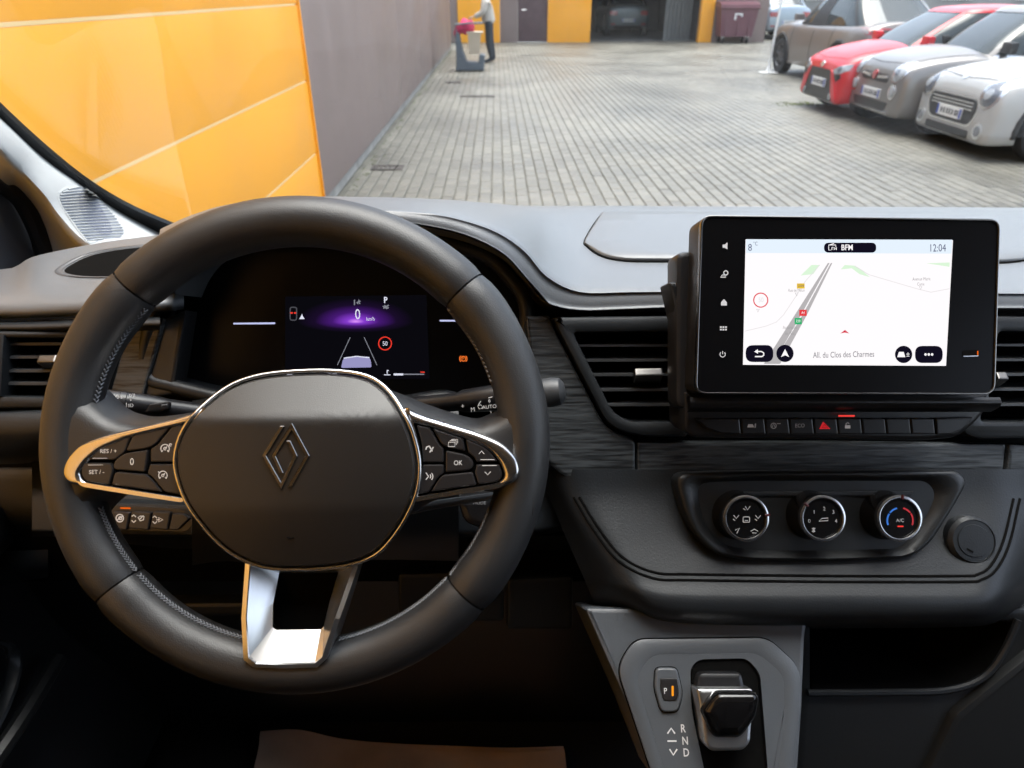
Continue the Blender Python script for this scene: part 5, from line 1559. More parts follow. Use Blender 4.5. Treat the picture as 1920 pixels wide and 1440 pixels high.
q1 = key([(781, 797), (806, 802), (824, 835), (832, 841), (832, 867), (793, 867), (791, 830)], [4, 4, 8, 3, 3, 3, 10])
q1s = strokes(HP, [[(799, 843), (800, 838), (806, 836)], [(806, 848), (812, 840)], [(805, 836), (811, 846)], [(813, 838), (807, 846)]], 2.2, HK)
q1s.build('symbol', M['print'], q1, 0)
q2 = key([(811, 803), (868, 822), (873, 846), (838, 838), (829, 834)], [4, 4, 4, 8, 6])
strokes(HP, [[(841, 829), (853, 829), (853, 837), (841, 837), (841, 829)], [(844, 827), (844, 826), (855.5, 826), (855.5, 834)], [(846.5, 824), (858, 824), (858, 831)]], 1.3, HK).build('symbol', M['print'], q2, 0)
q3 = key([(873, 823), (912, 840), (934, 866), (893, 866), (890, 858), (878, 848)], [4, 12, 6, 3, 6, 4])
strokes(HP, [[(898, 851), (903, 845.5), (908, 851)], [(901, 861.5), (927, 861.5)]], 1.3, HK).build('symbol', M['print'], q3, 0)
q4 = key([(836, 845), (872, 852), (886, 862), (889, 874), (880, 882), (836, 885)], [3, 10, 10, 8, 8, 3])
text('OK', HP, 859, 868, 9, M['print'], q4, HK, squeeze=.85)
q5 = key([(793, 871), (832, 871), (832, 887), (822, 894), (804, 923), (776, 928), (788, 900)], [3, 3, 3, 6, 4, 4, 10])
strokes(HP, [[(799, 886), (804, 893), (799, 899)], circ(803, 893, 5, 7, a0=-45, a1=45), circ(803, 893, 9, 7, a0=-45, a1=45)], 1.6, HK).build('symbol', M['print'], q5, 0)
q6 = key([(834, 890), (886, 885), (894, 909), (808, 922), (826, 894)], [8, 4, 4, 4, 8])
q7 = key([(892, 871), (936, 871), (943, 892), (934, 903), (897, 908), (890, 884), (893, 878)], [4, 4, 10, 8, 4, 4, 6])
strokes(HP, [[(904, 872.5), (931, 872.5)], [(909, 884), (914.5, 890), (920, 884)]], 1.3, HK).build('symbol', M['print'], q7, 0)
# ------------------------------------------------------------------ stalks
def stalk(name, label, pa, pb, prof, loc):
    t = thing(name, label, 'control stalk', loc, group='stalks behind the steering wheel')
    return t
a, b = D(176, 752, .575), D(345, 772, .605)
ax = (b - a).normalized()
ls = thing('light_stalk', 'black light switch stalk with white symbols behind the wheel, on the door side', 'control stalk', b)
up_ = (CAM - a).normalized()
obj('rotary_end', *lathe(a, ax, [(.008, -.004), (.0100, -.002), (.0108, .004), (.0112, .018)], 28), M['satin'], ls)
rg = obj('rotary_ring', *lathe(a, ax, [(.0108, .018), (.0114, .0185), (.0114, .023), (.0108, .0235)], 28), M['key'], ls)
obj('barrel', *lathe(a, ax, [(.0112, .0235), (.0108, .045), (.0095, .056), (.0085, .12)], 28), M['satin'], ls)
def along(p_, ax_, r_):
    """A plane touching a round stalk on the side that faces the viewer, its u axis along the stalk."""
    q_ = Pl(p_, 30)
    n_ = (CAM - p_); n_ = (n_ - ax_ * n_.dot(ax_)).normalized()
    q_.n, q_.u, q_.v = n_, ax_, n_.cross(ax_).normalized()
    q_.o = p_ + n_ * r_
    return q_
PLs = along(a + ax * .02, ax, .0113)
obj('lever', *plate(Pl(D(296, 768, .588), 36, 14), Pl(D(296, 768, .588), 36, 14).pts(rnd([(272, 775), (283, 758), (320, 753), (319, 768), (300, 773)], 4)), -.012, .004, .0015), M['satin'], ls, 40)
text('AUTO', PLs, 209, 743, 7, M['print'], ls, .0004)
strokes(PLs, [[(303, 759.5), (313, 758.5)]], 1.6, .0100).build('mark', M['printdim'], ls, 0)
def lampsym(x_, y_, s, lines):
    out = [[(x_, y_ - 4 * s), (x_ + 4 * s, y_ - 3.5 * s), (x_ + 6.5 * s, y_), (x_ + 4 * s, y_ + 3.5 * s), (x_, y_ + 4 * s), (x_, y_ - 4 * s)]]
    for k in range(lines): out.append([(x_ - 2 * s, y_ - 3 * s + k * 6 * s / max(1, lines - 1)), (x_ - 6.5 * s, y_ - 3 * s + k * 6 * s / max(1, lines - 1) + .8)])
    return out
strokes(PLs, lampsym(188, 760, .85, 0) + lampsym(207, 763, .85, 4) + [[(200, 752), (206, 754)], [(201, 757), (206, 756)], [(216, 752), (210, 754)], [(215, 757), (210, 756)]] + [circ(195, 732, 3, 10) + [circ(195, 732, 3, 10)[0]], [(190, 728), (191, 729)], [(200, 728), (199, 729)], [(189, 733), (191, 733)]], 1.6, .0006).build('symbol', M['print'], ls, 0)
strokes(PLs, [circ(228, 746, 1.2, 8) + [circ(228, 746, 1.2, 8)[0]]] + lampsym(243, 741, .6, 0) + [[(249, 738), (251, 744)], [(252, 738), (253, 744)]] + [circ(245, 750, .9, 8) + [circ(245, 750, .9, 8)[0]]] + lampsym(245, 760, .75, 3) + [[(237, 755), (237, 765)]], 1.5, .0006).build('symbol', M['print'], ls, 0)
# wiper stalk: arm from the column, print band, round grey knob outside the rim
c0, c1 = D(770, 762, .64), D(1058, 733, .615)
ax = (c1 - c0).normalized(); Ln = (c1 - c0).length
rs = thing('wiper_stalk', 'black wiper stalk with a grey rounded tip behind the wheel, on the radio side', 'control stalk', c0)
obj('barrel', *lathe(c0, ax, [(.008, 0), (.0085, Ln * .32), (.0105, Ln * .36), (.0125, Ln * .60), (.0125, Ln * .80)], 28), M['satin'], rs)
obj('tip', *lathe(c0, ax, [(.0125, Ln * .80), (.0128, Ln * .86), (.0132, Ln * .92), (.0120, Ln * .975), (.0075, Ln * 1.0), (.002, Ln * 1.006)], 28), M['slat'], rs)
PRs = along(c0.lerp(c1, .55), ax, .0126)
text('AUTO', PRs, 918, 763, 7, M['print'], rs, .001)
text('+', PRs, 868, 762, 9, M['print'], rs, .001)
text('M', PRs, 887, 768, 8, M['print'], rs, .001)
text('1', PRs, 921, 774, 7, M['print'], rs, .001)
text('0', PRs, 918, 752, 6, M['print'], rs, .001)
strokes(PRs, [[(896, 761), (902, 759), (906, 764), (899, 767), (896, 761)], [(897, 760), (902, 752)], [(916, 746), (924, 744)]], 1.4, .001).build('symbol', M['print'], rs, 0)
# audio satellite under the far spoke
au = thing('audio_satellite', 'small grey and black audio control pod under the radio side spoke of the wheel', 'control stalk', D(850, 960, .60))
PA_ = Pl(D(850, 945, .565), 38)
obj('paddle', *plate(PA_, PA_.pts(rnd([(762, 948), (800, 940), (928, 922), (930, 936), (880, 944), (790, 960), (772, 965)], [6, 10, 4, 4, 10, 10, 4], 4)), -.012, .002, .003), M['grey'], au, 40)
PB_ = Pl(D(890, 965, .60), 32)
obj('pod', *plate(PB_, PB_.pts(rnd([(855, 935), (960, 925), (955, 985), (920, 1000), (870, 980)], 14)), -.04, 0, .006), M['satin'], au, 40)
text('MODE', PB_, 899, 943, 6, M['printdim'], au, .0008)
text('v', PB_, 921, 961, 9, M['printdim'], au, .0008)
obj('column_shroud', *loft([[D(x_, y_ + dy, z_ + dz) for x_, y_, z_ in ((360, 760, .66), (430, 752, .635), (560, 765, .615), (700, 750, .635), (860, 752, .66))] for dy, dz in ((-8, .05), (0, 0), (90, -.02), (230, 0), (300, .06))], 3, 3), M['plastic2'], dash, 60)
# ================================================================== DRIVER DISPLAY
PC_ = Pl(D(620, 610, .715), 22)
ic = thing('instrument_cluster', 'black instrument display behind the wheel with a purple glow and a zero speed reading', 'instrument cluster', PC_.o)
bo = rnd([(336, 505), (300, 640), (296, 694), (318, 716), (470, 752), (560, 765), (760, 756), (840, 742), (880, 757), (942, 735), (985, 690), (1000, 560), (925, 470), (820, 445), (560, 440), (390, 462)], [20, 30, 20, 14, 30, 30, 30, 20, 16, 20, 30, 40, 40, 30, 30, 30], 4)
bi = rnd([(352, 512), (316, 640), (313, 686), (330, 702), (476, 738), (560, 750), (750, 742), (835, 730), (880, 743), (930, 722), (972, 684), (985, 566), (915, 484), (815, 460), (560, 455), (398, 476)], [20, 30, 20, 14, 30, 30, 30, 20, 16, 20, 30, 40, 40, 30, 30, 30], 4)
o_, i_ = PC_.pts(bo), PC_.pts(bi)
N = len(o_)
V = []
for p_, h in ((o_, .0), (inset(o_, .002), .045), (inset(o_, .004), .047), (inset(i_, -.002), .046), (i_, .043), (i_, .0)): V += [PC_.w(a, b, h) for a, b in p_]
obj('bezel', V, [(j * N + i, j * N + (i + 1) % N, (j + 1) * N + (i + 1) % N, (j + 1) * N + i) for j in range(5) for i in range(N)], M['plastic'], ic, 50)
hood_in = [[D(x_, y_, z_ + dz) for x_, y_, z_ in ((318, 600, .645), (330, 545, .636), (345, 505, .632), (372, 468, .624), (435, 432, .618), (560, 408, .616), (700, 410, .616), (820, 426, .616), (892, 447, .618), (948, 478, .626), (985, 518, .636), (1022, 560, .644), (1055, 600, .652))] for dz in (-.001, .04, .12)]
obj('hood_lining', *loft(hood_in, 3, 3), M['void'], ic, 60)
obj('bezel_edge', *tube([PC_.w(a, b, .041) for a, b in inset(o_, .006)], .0075, 10, closed=True, up=PC_.n), M['plastic'], ic, 60)
lens = obj('lens', *plate(PC_, i_, -.004, .002), M['lens'], ic, 0)
# the lit area, a shade lighter than the lens
M['scr_dark'] = glow('display_black', (.0030, .0028, .0045), 1.0)
scr = fills(PC_, [[(536, 556), (800, 553), (806, 710), (536, 712)]], .0026).build('screen', M['scr_dark'], ic, 0)
def purple():
    m = bpy.data.materials.new('purple_screen_glow'); m.use_nodes = True
    nt = m.node_tree; nt.nodes.clear()
    uvn = nt.nodes.new('ShaderNodeUVMap'); uvn.uv_map = 'UVMap'
    gr = nt.nodes.new('ShaderNodeTexGradient'); gr.gradient_type = 'SPHERICAL'
    nt.links.new(uvn.outputs[0], gr.inputs[0])
    rp = nt.nodes.new('ShaderNodeValToRGB')
    e = rp.color_ramp.elements
    e[0].position = 0.0; e[0].color = (.0030, .0028, .0045, 1)
    e[1].position = 1.0; e[1].color = (.75, .30, 1.0, 1)
    for p_, c in ((.30, (.010, .004, .022)), (.60, (.060, .010, .17)), (.85, (.24, .045, .62))):
        x_ = e.new(p_); x_.color = (*c, 1)
    nt.links.new(gr.outputs['Fac'], rp.inputs[0])
    em = nt.nodes.new('ShaderNodeEmission'); em.inputs[1].default_value = EXK
    nt.links.new(rp.outputs[0], em.inputs[0])
    ou = nt.nodes.new('ShaderNodeOutputMaterial'); nt.links.new(em.outputs[0], ou.inputs[0])
    return m
M['purple'] = purple()
def halo(cx, cy, rx, ry_up, ry_dn, name='glow_graphic'):
    V, uv, Fs = [], [], []
    n, m_ = 40, 8
    for j in range(m_ + 1):
        f_ = j / m_
        for k in range(n):
            t = 2 * math.pi * k / n
            ry = ry_up if math.sin(t) > 0 else ry_dn
            # star-like taper so the glow thins out sideways
            V.append(PC_.P(cx + rx * f_ * math.cos(t) , cy - ry * f_ * math.sin(t) , .0030))
            uv.append((f_ * math.cos(t), f_ * math.sin(t)))
    for j in range(m_):
        for k in range(n): Fs.append((j * n + k, j * n + (k + 1) % n, (j + 1) * n + (k + 1) % n, (j + 1) * n + k))
    return obj(name, V, Fs, M['purple'], ic, 0, uv=uv)
halo(668, 603, 108, 44, 20)
W1 = glow('display_white', (.85, .86, 1.0), .95); W2 = glow('display_grey', (.42, .43, .50), .55); W3 = glow('display_lilac', (.42, .40, .72), .75)
RD = glow('display_red', (1.0, .05, .03), .9); DIM = glow('display_dim', (.16, .16, .19), .5); AMB = glow('telltale_amber', (1.0, .20, .03), .9); LN = glow('display_line', (.62, .66, 1.0), .9)
H1 = .0036
text('0', PC_, 672, 590, 19, W1, ic, H1, squeeze=.8, name='speed_digit')
text('km/h', PC_, 696, 598, 7, W1, ic, H1, squeeze=.8)
text('P', PC_, 724, 563, 11, W1, ic, H1, squeeze=.85, bold=.02)
fills(PC_, [[(440, 605), (518, 604), (518, 607.5), (440, 608)], [(825, 599.5), (872, 599.5), (872, 602.5), (825, 602.5)]], H1).build('gauge_line', LN, ic, 0)
strokes(PC_, [[(666, 562), (666, 572)], [(672, 570), (674, 562), (676, 570)], [(670, 568), (677, 564)]], 2.2, H1).build('lane_symbol', W2, ic, 0)
strokes(PC_, [[(720, 578), (730, 572)], [(722, 572), (727, 579)], [(719, 574), (724, 577), (730, 577)]], 2.4, H1).build('brake_symbol', W2, ic, 0)
strokes(PC_, [rnd([(546, 576), (558, 576), (558, 600), (546, 600)], 4) + [rnd([(546, 576), (558, 576), (558, 600), (546, 600)], 4)[0]]], 2, H1).build('car_symbol', DIM, ic, 0)
fills(PC_, [[(546.5, 585), (551, 585), (551, 588), (546.5, 588)], [(553, 585), (557.5, 585), (557.5, 588), (553, 588)]], H1 + .0002).build('seat_light', RD, ic, 0)
fills(PC_, [[(568, 588), (570, 593), (573, 598), (563, 598), (566, 593)]], H1).build('belt_symbol', W1, ic, 0)
strokes(PC_, [[(634, 684), (658, 632)]], 1.3, H1).build('lane_line', W2, ic, 0)
strokes(PC_, [[(708, 684), (684, 632)]], 1.3, H1).build('lane_line', W2, ic, 0)
fills(PC_, [rnd([(641, 689), (644, 675), (648, 669), (692, 668), (696, 674), (698, 688)], 3)], H1).build('car_graphic', W3, ic, 0)
strokes(PC_, [[(646, 671), (670, 667.5), (694, 670)]], 1.8, H1 + .0002).build('car_roof_line', W1, ic, 0)
strokes(PC_, [circ(723, 643.5, 12, 26) + [circ(723, 643.5, 12, 26)[0]]], 2, H1).build('limit_ring', RD, ic, 0)
text('50', PC_, 723, 644, 8, W1, ic, H1, squeeze=.85)
strokes(PC_, [circ(869, 672, 4.5, 14) + [circ(869, 672, 4.5, 14)[0]], circ(869, 672, 7, 8, a0=-50, a1=50), circ(869, 672, 7, 8, a0=130, a1=230)], 1.6, H1).build('brake_warning', AMB, ic, 0)
text('P', PC_, 869, 672, 6, AMB, ic, H1)
strokes(PC_, [[(727, 693), (727, 700)], [(721, 702), (733, 702)], [(727, 694), (730, 694)]], 1.6, H1).build('coolant_symbol', W1, ic, 0)
fills(PC_, [[(739, 699.5), (757, 699.5), (757, 703), (739, 703)]], H1).build('coolant_bar', W1, ic, 0)
fills(PC_, [[(757, 700), (796, 700), (796, 702), (757, 702)]], H1).build('coolant_scale', W2, ic, 0)
fills(PC_, [[(789, 696), (797, 696), (797, 698), (789, 698)]], H1).build('coolant_limit', RD, ic, 0)
text('430', PC_, 625, 698, 8, W1, ic, H1)
strokes(PC_, [rnd([(541, 694), (549, 694), (549, 702), (541, 702)], 1) + [(541, 694)]], 1.6, H1).build('fuel_symbol', W1, ic, 0)
# reflections of warm tell-tales
# ================================================================== TOUCHSCREEN
PD = Pl(D(1590, 570, .575), 28.5, 1.5)
ds = thing('touchscreen', 'black floating touchscreen showing a pale road map above the centre vents', 'touchscreen', PD.o)
do = rnd([(1313, 404), (1873, 411), (1863, 740), (1302, 739)], 22, 6)
obj('housing', *plate(PD, PD.pts(do), -.030, -.001, .004, 2), M['satin'], ds, 40)
obj('edge_frame', *plate2(PD, PD.pts(do), [inset(PD.pts(do), .0017)], -.003, .0020, .0006), M['darkchrome'], ds, 40)
M['panelglass'] = mat('display_cover_glass', (.0025, .0025, .003), .28, ior=1.22)
pg = obj('front_glass', *plate(PD, inset(PD.pts(do), .0018), -.003, .0008), M['panelglass'], ds, 0)
so4 = [(1397, 449), (1785, 451), (1772, 686), (1392, 684)]
obj('rear_bracket', *plate(PD, PD.pts(rnd([(1285, 460), (1880, 460), (1850, 770), (1285, 770)], 20)), -.055, -.028, .004), M['satin'], ds, 40)
obj('neck', *plate(PD, PD.pts(rnd([(1272, 520), (1330, 510), (1330, 600), (1290, 600)], 6)), -.060, -.030, .004), M['plastic'], ds, 40)
SW_ = glow('map_background', (1.0, .965, .985), 1.02)
def sx(u_, v_):                                   # screen coordinates of the zoomed crop (1920 wide from x 1380, y 440) to photo pixels
    return (1380 + u_ * .21875, 440 + v_ * .21875)
def S_(l): return [sx(*q_) for q_ in l]
mp = fills(PD, [so4], .0012).build('map', SW_, ds, 0)
def scol(nm, c, s=1.0): return glow(nm, c, s)
GRN, GRY, LGR, NAV, INK = scol('map_green', (.72, .93, .70)), scol('map_road', (.48, .46, .47)), scol('map_line', (.78, .76, .77)), scol('ui_navy', (.006, .005, .014)), scol('ui_ink', (.10, .11, .20))
TXT, MTX = scol('ui_text', (.17, .17, .19)), scol('map_text', (.36, .35, .36))
SKYB = scol('map_sky', (.80, .90, 1.0))
fills(PD, [S_([(80, 42), (1845, 46), (1838, 165), (80, 160)])], .00135).build('map_sky', SKYB, ds, 0)
fills(PD, [S_([(640, 262), (710, 262), (655, 340), (548, 352)])], .0014).build('map_park', GRN, ds, 0)
fills(PD, [S_([(890, 300), (925, 262), (1010, 268), (1085, 320), (1140, 366), (1050, 340), (985, 290)])], .0014).build('map_park', GRN, ds, 0)
fills(PD, [S_([(1620, 248), (1822, 240), (1820, 278), (1720, 262)])], .0014).build('map_park', GRN, ds, 0)
fills(PD, [S_([(780, 245), (795, 245), (550, 690), (310, 1108), (232, 1108), (420, 810)])], .0015).build('map_road', GRY, ds, 0)
fills(PD, [S_([(805, 245), (818, 245), (600, 690), (372, 1108), (305, 1108), (545, 720)])], .0015).build('map_road', GRY, ds, 0)
strokes(PD, [S_([(70, 828), (250, 785), (340, 750), (400, 690), (500, 540), (580, 410), (710, 262)]), S_([(1010, 270), (1130, 345), (1300, 395), (1540, 465), (1660, 495), (1820, 465)])], 1.2, .0015).build('map_line', LGR, ds, 0)
for (a, b, c, d, cc, tx) in ((514, 420, 580, 464, (.85, .55, .03), 'D404'), (534, 645, 598, 698, (.80, .05, .06), 'A4'), (495, 715, 556, 770, (.03, .45, .16), 'E50')):
    k_ = fills(PD, [S_([(a, b), (c, b), (c, d), (a, d)])], .0017).build('road_badge', scol('badge_' + tx, cc), ds, 0)
    text(tx, PD, *sx((a + c) / 2, (b + d) / 2), 5.0, SW_ if tx != 'D404' else INK, k_, .0019, squeeze=.75)
strokes(PD, [[sx(*q_) for q_ in circ(205, 563, 60, 30)] + [sx(*circ(205, 563, 60, 30)[0])]], 2.2, .0017).build('limit_ring', scol('ui_red', (.80, .10, .12)), ds, 0)
text('50', PD, *sx(207, 563), 9, LGR, ds, .0017, squeeze=.8)
text('Rue de Melun', PD, *sx(510, 480), 5.5, MTX, ds, .0018, squeeze=.72)
text('Avenue Marie', PD, *sx(1578, 383), 6, MTX, ds, .0018, squeeze=.72)
text('Curie', PD, *sx(1572, 427), 6, MTX, ds, .0018, squeeze=.72)
text('Autoroute', PD, *sx(455, 797), 6, MTX, ds, .0018, squeeze=.75)
text("de l'Est", PD, *sx(452, 848), 6, MTX, ds, .0018, squeeze=.75)
strokes(PD, [S_([(500, 500), (511, 528), (524, 500), (500, 500)]), S_([(1560, 445), (1570, 472), (1582, 445), (1560, 445)]), S_([(170, 640), (180, 665), (192, 640), (170, 640)])], .9, .0018).build('map_pin', MTX, ds, 0)
fills(PD, [S_([(885, 848), (924, 818), (962, 848), (924, 840)])], .0018).build('position_arrow', scol('arrow_red', (.70, .03, .06)), ds, 0)
text('8', PD, *sx(113, 116), 13, INK, ds, .0018, squeeze=.85)
text('°C', PD, *sx(160, 82), 7, INK, ds, .0018, squeeze=.8)
text('12:04', PD, *sx(1715, 120), 14, INK, ds, .0018, squeeze=.75)
pill = fills(PD, [rnd(S_([(746, 72), (1192, 72), (1192, 157), (746, 157)]), 9, 6)], .0017).build('station_pill', NAV, ds, 0)
text('BFM', PD, *sx(942, 115), 10.5, SW_, pill, .0019, squeeze=.85, bold=.015)
strokes(PD, [S_([(800, 135), (785, 135), (785, 92), (845, 92), (845, 110)]), S_([(790, 92), (830, 78)]), S_([(812, 135), (812, 112), (825, 112)]), S_([(832, 135), (832, 112), (842, 125), (850, 112), (850, 135)])], 1.5, .0019).build('radio_symbol', SW_, pill, 0)
b1 = fills(PD, [rnd(S_([(76, 948), (312, 946), (312, 1092), (76, 1092)]), 14, 7)], .0017).build('soft_button', NAV, ds, 0)
strokes(PD, [S_([(160, 1002), (210, 1002), (230, 1015), (230, 1035), (212, 1045), (155, 1045)])], 2.2, .0019).build('arrow_symbol', SW_, b1, 0)
fills(PD, [S_([(148, 1002), (180, 982), (180, 1022)])], .0019).build('arrow_head', SW_, b1, 0)
b2 = fills(PD, [[sx(*q_) for q_ in circ(412, 1018, 74, 30)]], .0017).build('soft_button', NAV, ds, 0)
fills(PD, [S_([(412, 980), (447, 1050), (412, 1034)]), S_([(412, 980), (412, 1034), (377, 1050)])], .0019).build('compass_symbol', SW_, b2, 0)
b3 = fills(PD, [[sx(*q_) for q_ in circ(1426, 1027, 74, 30)]], .0017).build('soft_button', NAV, ds, 0)
fills(PD, [S_([(1385, 1005), (1425, 1005), (1440, 1050), (1370, 1050)])], .0019).build('zoom_symbol', SW_, b3, 0)
text('±', PD, *sx(1462, 1027), 9, SW_, b3, .0019)
b4 = fills(PD, [rnd(S_([(1524, 954), (1760, 954), (1760, 1100), (1524, 1100)]), 14, 7)], .0017).build('soft_button', NAV, ds, 0)
fills(PD, [[sx(*q_) for q_ in circ(x_, 1027, 11, 12)] for x_ in (1612, 1640, 1668)], .0019).build('dots_symbol', SW_, b4, 0)
text('All. du Clos des Charmes', PD, *sx(914, 1030), 11, TXT, ds, .0018, squeeze=.72)
SOFT = mat('lit_symbol', (.35, .35, .36), .6, emis=(.8, .8, .85), estr=.28)
HS = .0012
fills(PD, [[(1354, 459), (1358, 459), (1363, 455), (1363, 468), (1358, 465), (1354, 465)]], HS).build('volume_symbol', SOFT, ds, 0)
strokes(PD, [[(1350, 520), (1353, 516), (1358, 516), (1360, 520), (1350, 520)], circ(1360, 512, 4, 10) + [circ(1360, 512, 4, 10)[0]]], 2, HS).build('car_settings_symbol', SOFT, ds, 0)
fills(PD, [[(1351, 567), (1356.5, 561), (1362, 567), (1362, 573), (1351, 573)]], HS).build('home_symbol', SOFT, ds, 0)
fills(PD, [[(1349 + i * 4.8, 612 + j * 4.6), (1352.4 + i * 4.8, 612 + j * 4.6), (1352.4 + i * 4.8, 615 + j * 4.6), (1349 + i * 4.8, 615 + j * 4.6)] for i in range(3) for j in range(2)], HS).build('apps_symbol', SOFT, ds, 0)
strokes(PD, [circ(1354, 664.5, 5, 14, a0=-230, a1=50), [(1354, 658), (1354, 664)]], 1.5, HS).build('power_symbol', SOFT, ds, 0)
usb = obj('usb_port', *plate(PD, PD.pts(rnd([(1803, 657), (1833, 656), (1833, 668), (1803, 668)], 2)), .0, .0011), M['void'], ds, 0)
obj('port_edge', *bar(PD, 1804, 668, 1832, 667.5, .0007, .0, .0016), M['chrome'], usb, 0)
fills(PD, [[(1829.5, 658), (1832, 658), (1832, 666), (1829.5, 666)]], .0016).build('port_light', M['amber'], usb, 0)
# --- key bank under the screen
PB = Pl(D(1560, 790, .602), 24, 1.5)
kb = thing('switch_bank', 'row of black switches with a red hazard triangle under the touchscreen', 'switch panel', PB.o)
obj('bank_housing', *plate(PB, PB.pts(rnd([(1284, 735), (1862, 738), (1856, 768), (1828, 800), (1800, 822), (1735, 828), (1300, 822), (1284, 808)], [4, 4, 8, 20, 16, 20, 16, 10], 4)), -.05, -.002, .004), M['satin'], kb, 40)
obj('brow', *loft([[PB.P(x_, y_, h) for x_ in (1286, 1450, 1600, 1750, 1856)] for y_, h in ((742, .012), (752, .014), (762, .010), (772, .001))], 3, 3), M['satin'], kb, 60)
xb = [1386, 1431, 1476, 1521, 1566, 1611, 1656, 1702, 1747]
def key_px(pts): return obj('switch', *plate(PB, PB.pts(rnd(pts, 2)), -.004, .0035, .0012), M['satin'], kb, 40)
for i, (a, b) in enumerate(zip(xb[:-1], xb[1:])):
    k_ = key_px([(a + 1, 784), (b - 1, 784), (b + 2.5, 813), (a + 3.5, 813)])
    cx = (a + b) / 2 + 1
    if i == 0: fills(PB, [[(1398, 800), (1400, 794), (1408, 794), (1411, 800)], [(1412, 793), (1414.5, 793), (1413.5, 801), (1411.5, 801)]], .0039).build('symbol', M['printdim'], k_, 0)
    if i == 1: strokes(PB, [circ(1447, 797, 5, 12) + [circ(1447, 797, 5, 12)[0]], [(1444, 800), (1447, 793), (1450, 800)], [(1453, 793), (1460, 793)]], 1.3, .0039).build('symbol', M['printdim'], k_, 0)
    if i == 2: text('ECO', PB, 1496, 797, 7, M['printdim'], k_, .0039, squeeze=.9)
    if i == 3:
        M['hazard'] = mat('hazard_red', (.55, .01, .015), .4, emis=(1, .02, .03), estr=.30)
        ht = fills(PB, [[(1532, 803), (1539, 789), (1553, 803)]], .0039).build('hazard_triangle', M['hazard'], k_, 0)
        strokes(PB, [[(1537.5, 800.5), (1541, 794), (1548, 800.5), (1537.5, 800.5)]], 1.0, .0042).build('inner_triangle', M['void'], k_, 0)
    if i == 4:
        fills(PB, [[(1580, 796), (1590, 796), (1590, 802), (1580, 802)]], .0039).build('symbol', M['print'], k_, 0)
        strokes(PB, [[(1582, 796), (1582, 793), (1585, 791), (1588, 793)]], 1.4, .0039).build('symbol', M['print'], k_, 0)
key_px([(1304, 785), (1384, 784), (1387, 813), (1350, 811), (1322, 802)])
key_px([(1750, 784), (1822, 782), (1800, 804), (1778, 813), (1752, 814)])
M['redled'] = glow('red_led', (1.0, .06, .05), .9)
fills(PB, [rnd([(1567, 777), (1598, 777), (1598, 780), (1567, 780)], 1)], .0042).build('lock_indicator', M['redled'], kb, 0)
# ================================================================== CLIMATE PANEL
PC2 = Pl(D(1540, 965, .644), 33)
cp = thing('climate_panel', 'black climate panel with three round chrome ringed knobs under the veneer trim', 'climate panel', PC2.o)
oo = rnd([(1262, 888), (1420, 884), (1795, 883), (1812, 905), (1788, 948), (1742, 1020), (1705, 1046), (1560, 1052), (1400, 1050), (1335, 1040), (1290, 985)], [30, 10, 14, 14, 20, 30, 30, 20, 20, 40, 40], 5)
ii = rnd([(1306, 905), (1420, 902), (1742, 902), (1760, 925), (1748, 960), (1712, 1012), (1688, 1030), (1560, 1034), (1415, 1033), (1362, 1026), (1322, 985)], [30, 10, 20, 16, 20, 26, 26, 20, 20, 36, 36], 5)
o_, i_ = PC2.pts(oo), PC2.pts(ii)
N = len(o_)
V = []
for p_, h in ((o_, -.022), (o_, .0005), (inset(o_, .0015), .0025), (lerp2(o_, i_, .35), .003), (lerp2(o_, i_, .75), -.0005), (i_, -.0045)): V += [PC2.w(a, b, h) for a, b in p_]
obj('surround', V, [(j * N + i, j * N + (i + 1) % N, (j + 1) * N + (i + 1) % N, (j + 1) * N + i) for j in range(5) for i in range(N)], M['plastic2'], cp, 50)
obj('face', *plate(PC2, i_, -.012, -.0043), M['plastic2'], cp, 40)
obj('face_ridge', *plate(PC2, PC2.pts(rnd([(1380, 922), (1715, 921), (1712, 930), (1385, 931)], 3)), -.006, -.0015, .001), M['plastic2'], cp, 40)
def knob(x_, y_, mark):
    kp_ = PC2
    c = Pl(PC2.o + PC2.n * .022, 33).P(x_, y_)
    n = PC2.n
    k_ = obj('knob', *lathe(c - n * .028, n, [(.0228, 0), (.0228, .004), (.0208, .012), (.0206, .026), (.0200, .0275), (.0168, .0275), (.0165, .0262), (.001, .0262)], 48), M['gloss'], cp, 40)
    obj('chrome_ring', *lathe(c - n * .028, n, [(.0206, .0235), (.0210, .0255), (.0206, .0280), (.0190, .0286), (.0180, .0284), (.0174, .0262)], 48, cap=False), M['chrome'], k_, 50)
    a = R(mark)
    p0 = Vector(PC2.px(x_, y_))
    KP = Pl(c, 33)
    pt = [( .0172 * math.cos(a), .0172 * math.sin(a)), (.0214 * math.cos(a), .0214 * math.sin(a))]
    obj('pointer', *tube([KP.w(*pt[0], .0006), KP.w(*pt[1], .0006)], .0011, 6), M['tailred'], k_)
    return k_, Pl(c - n * .0016, 33)
M['tailred'] = mat('dark_red_pointer', (.06, .004, .006), .4)
DG = M['printdim']
k_, K1 = knob(1399, 972, 8)
def kt(pl, x_, y_): return (x_, y_)
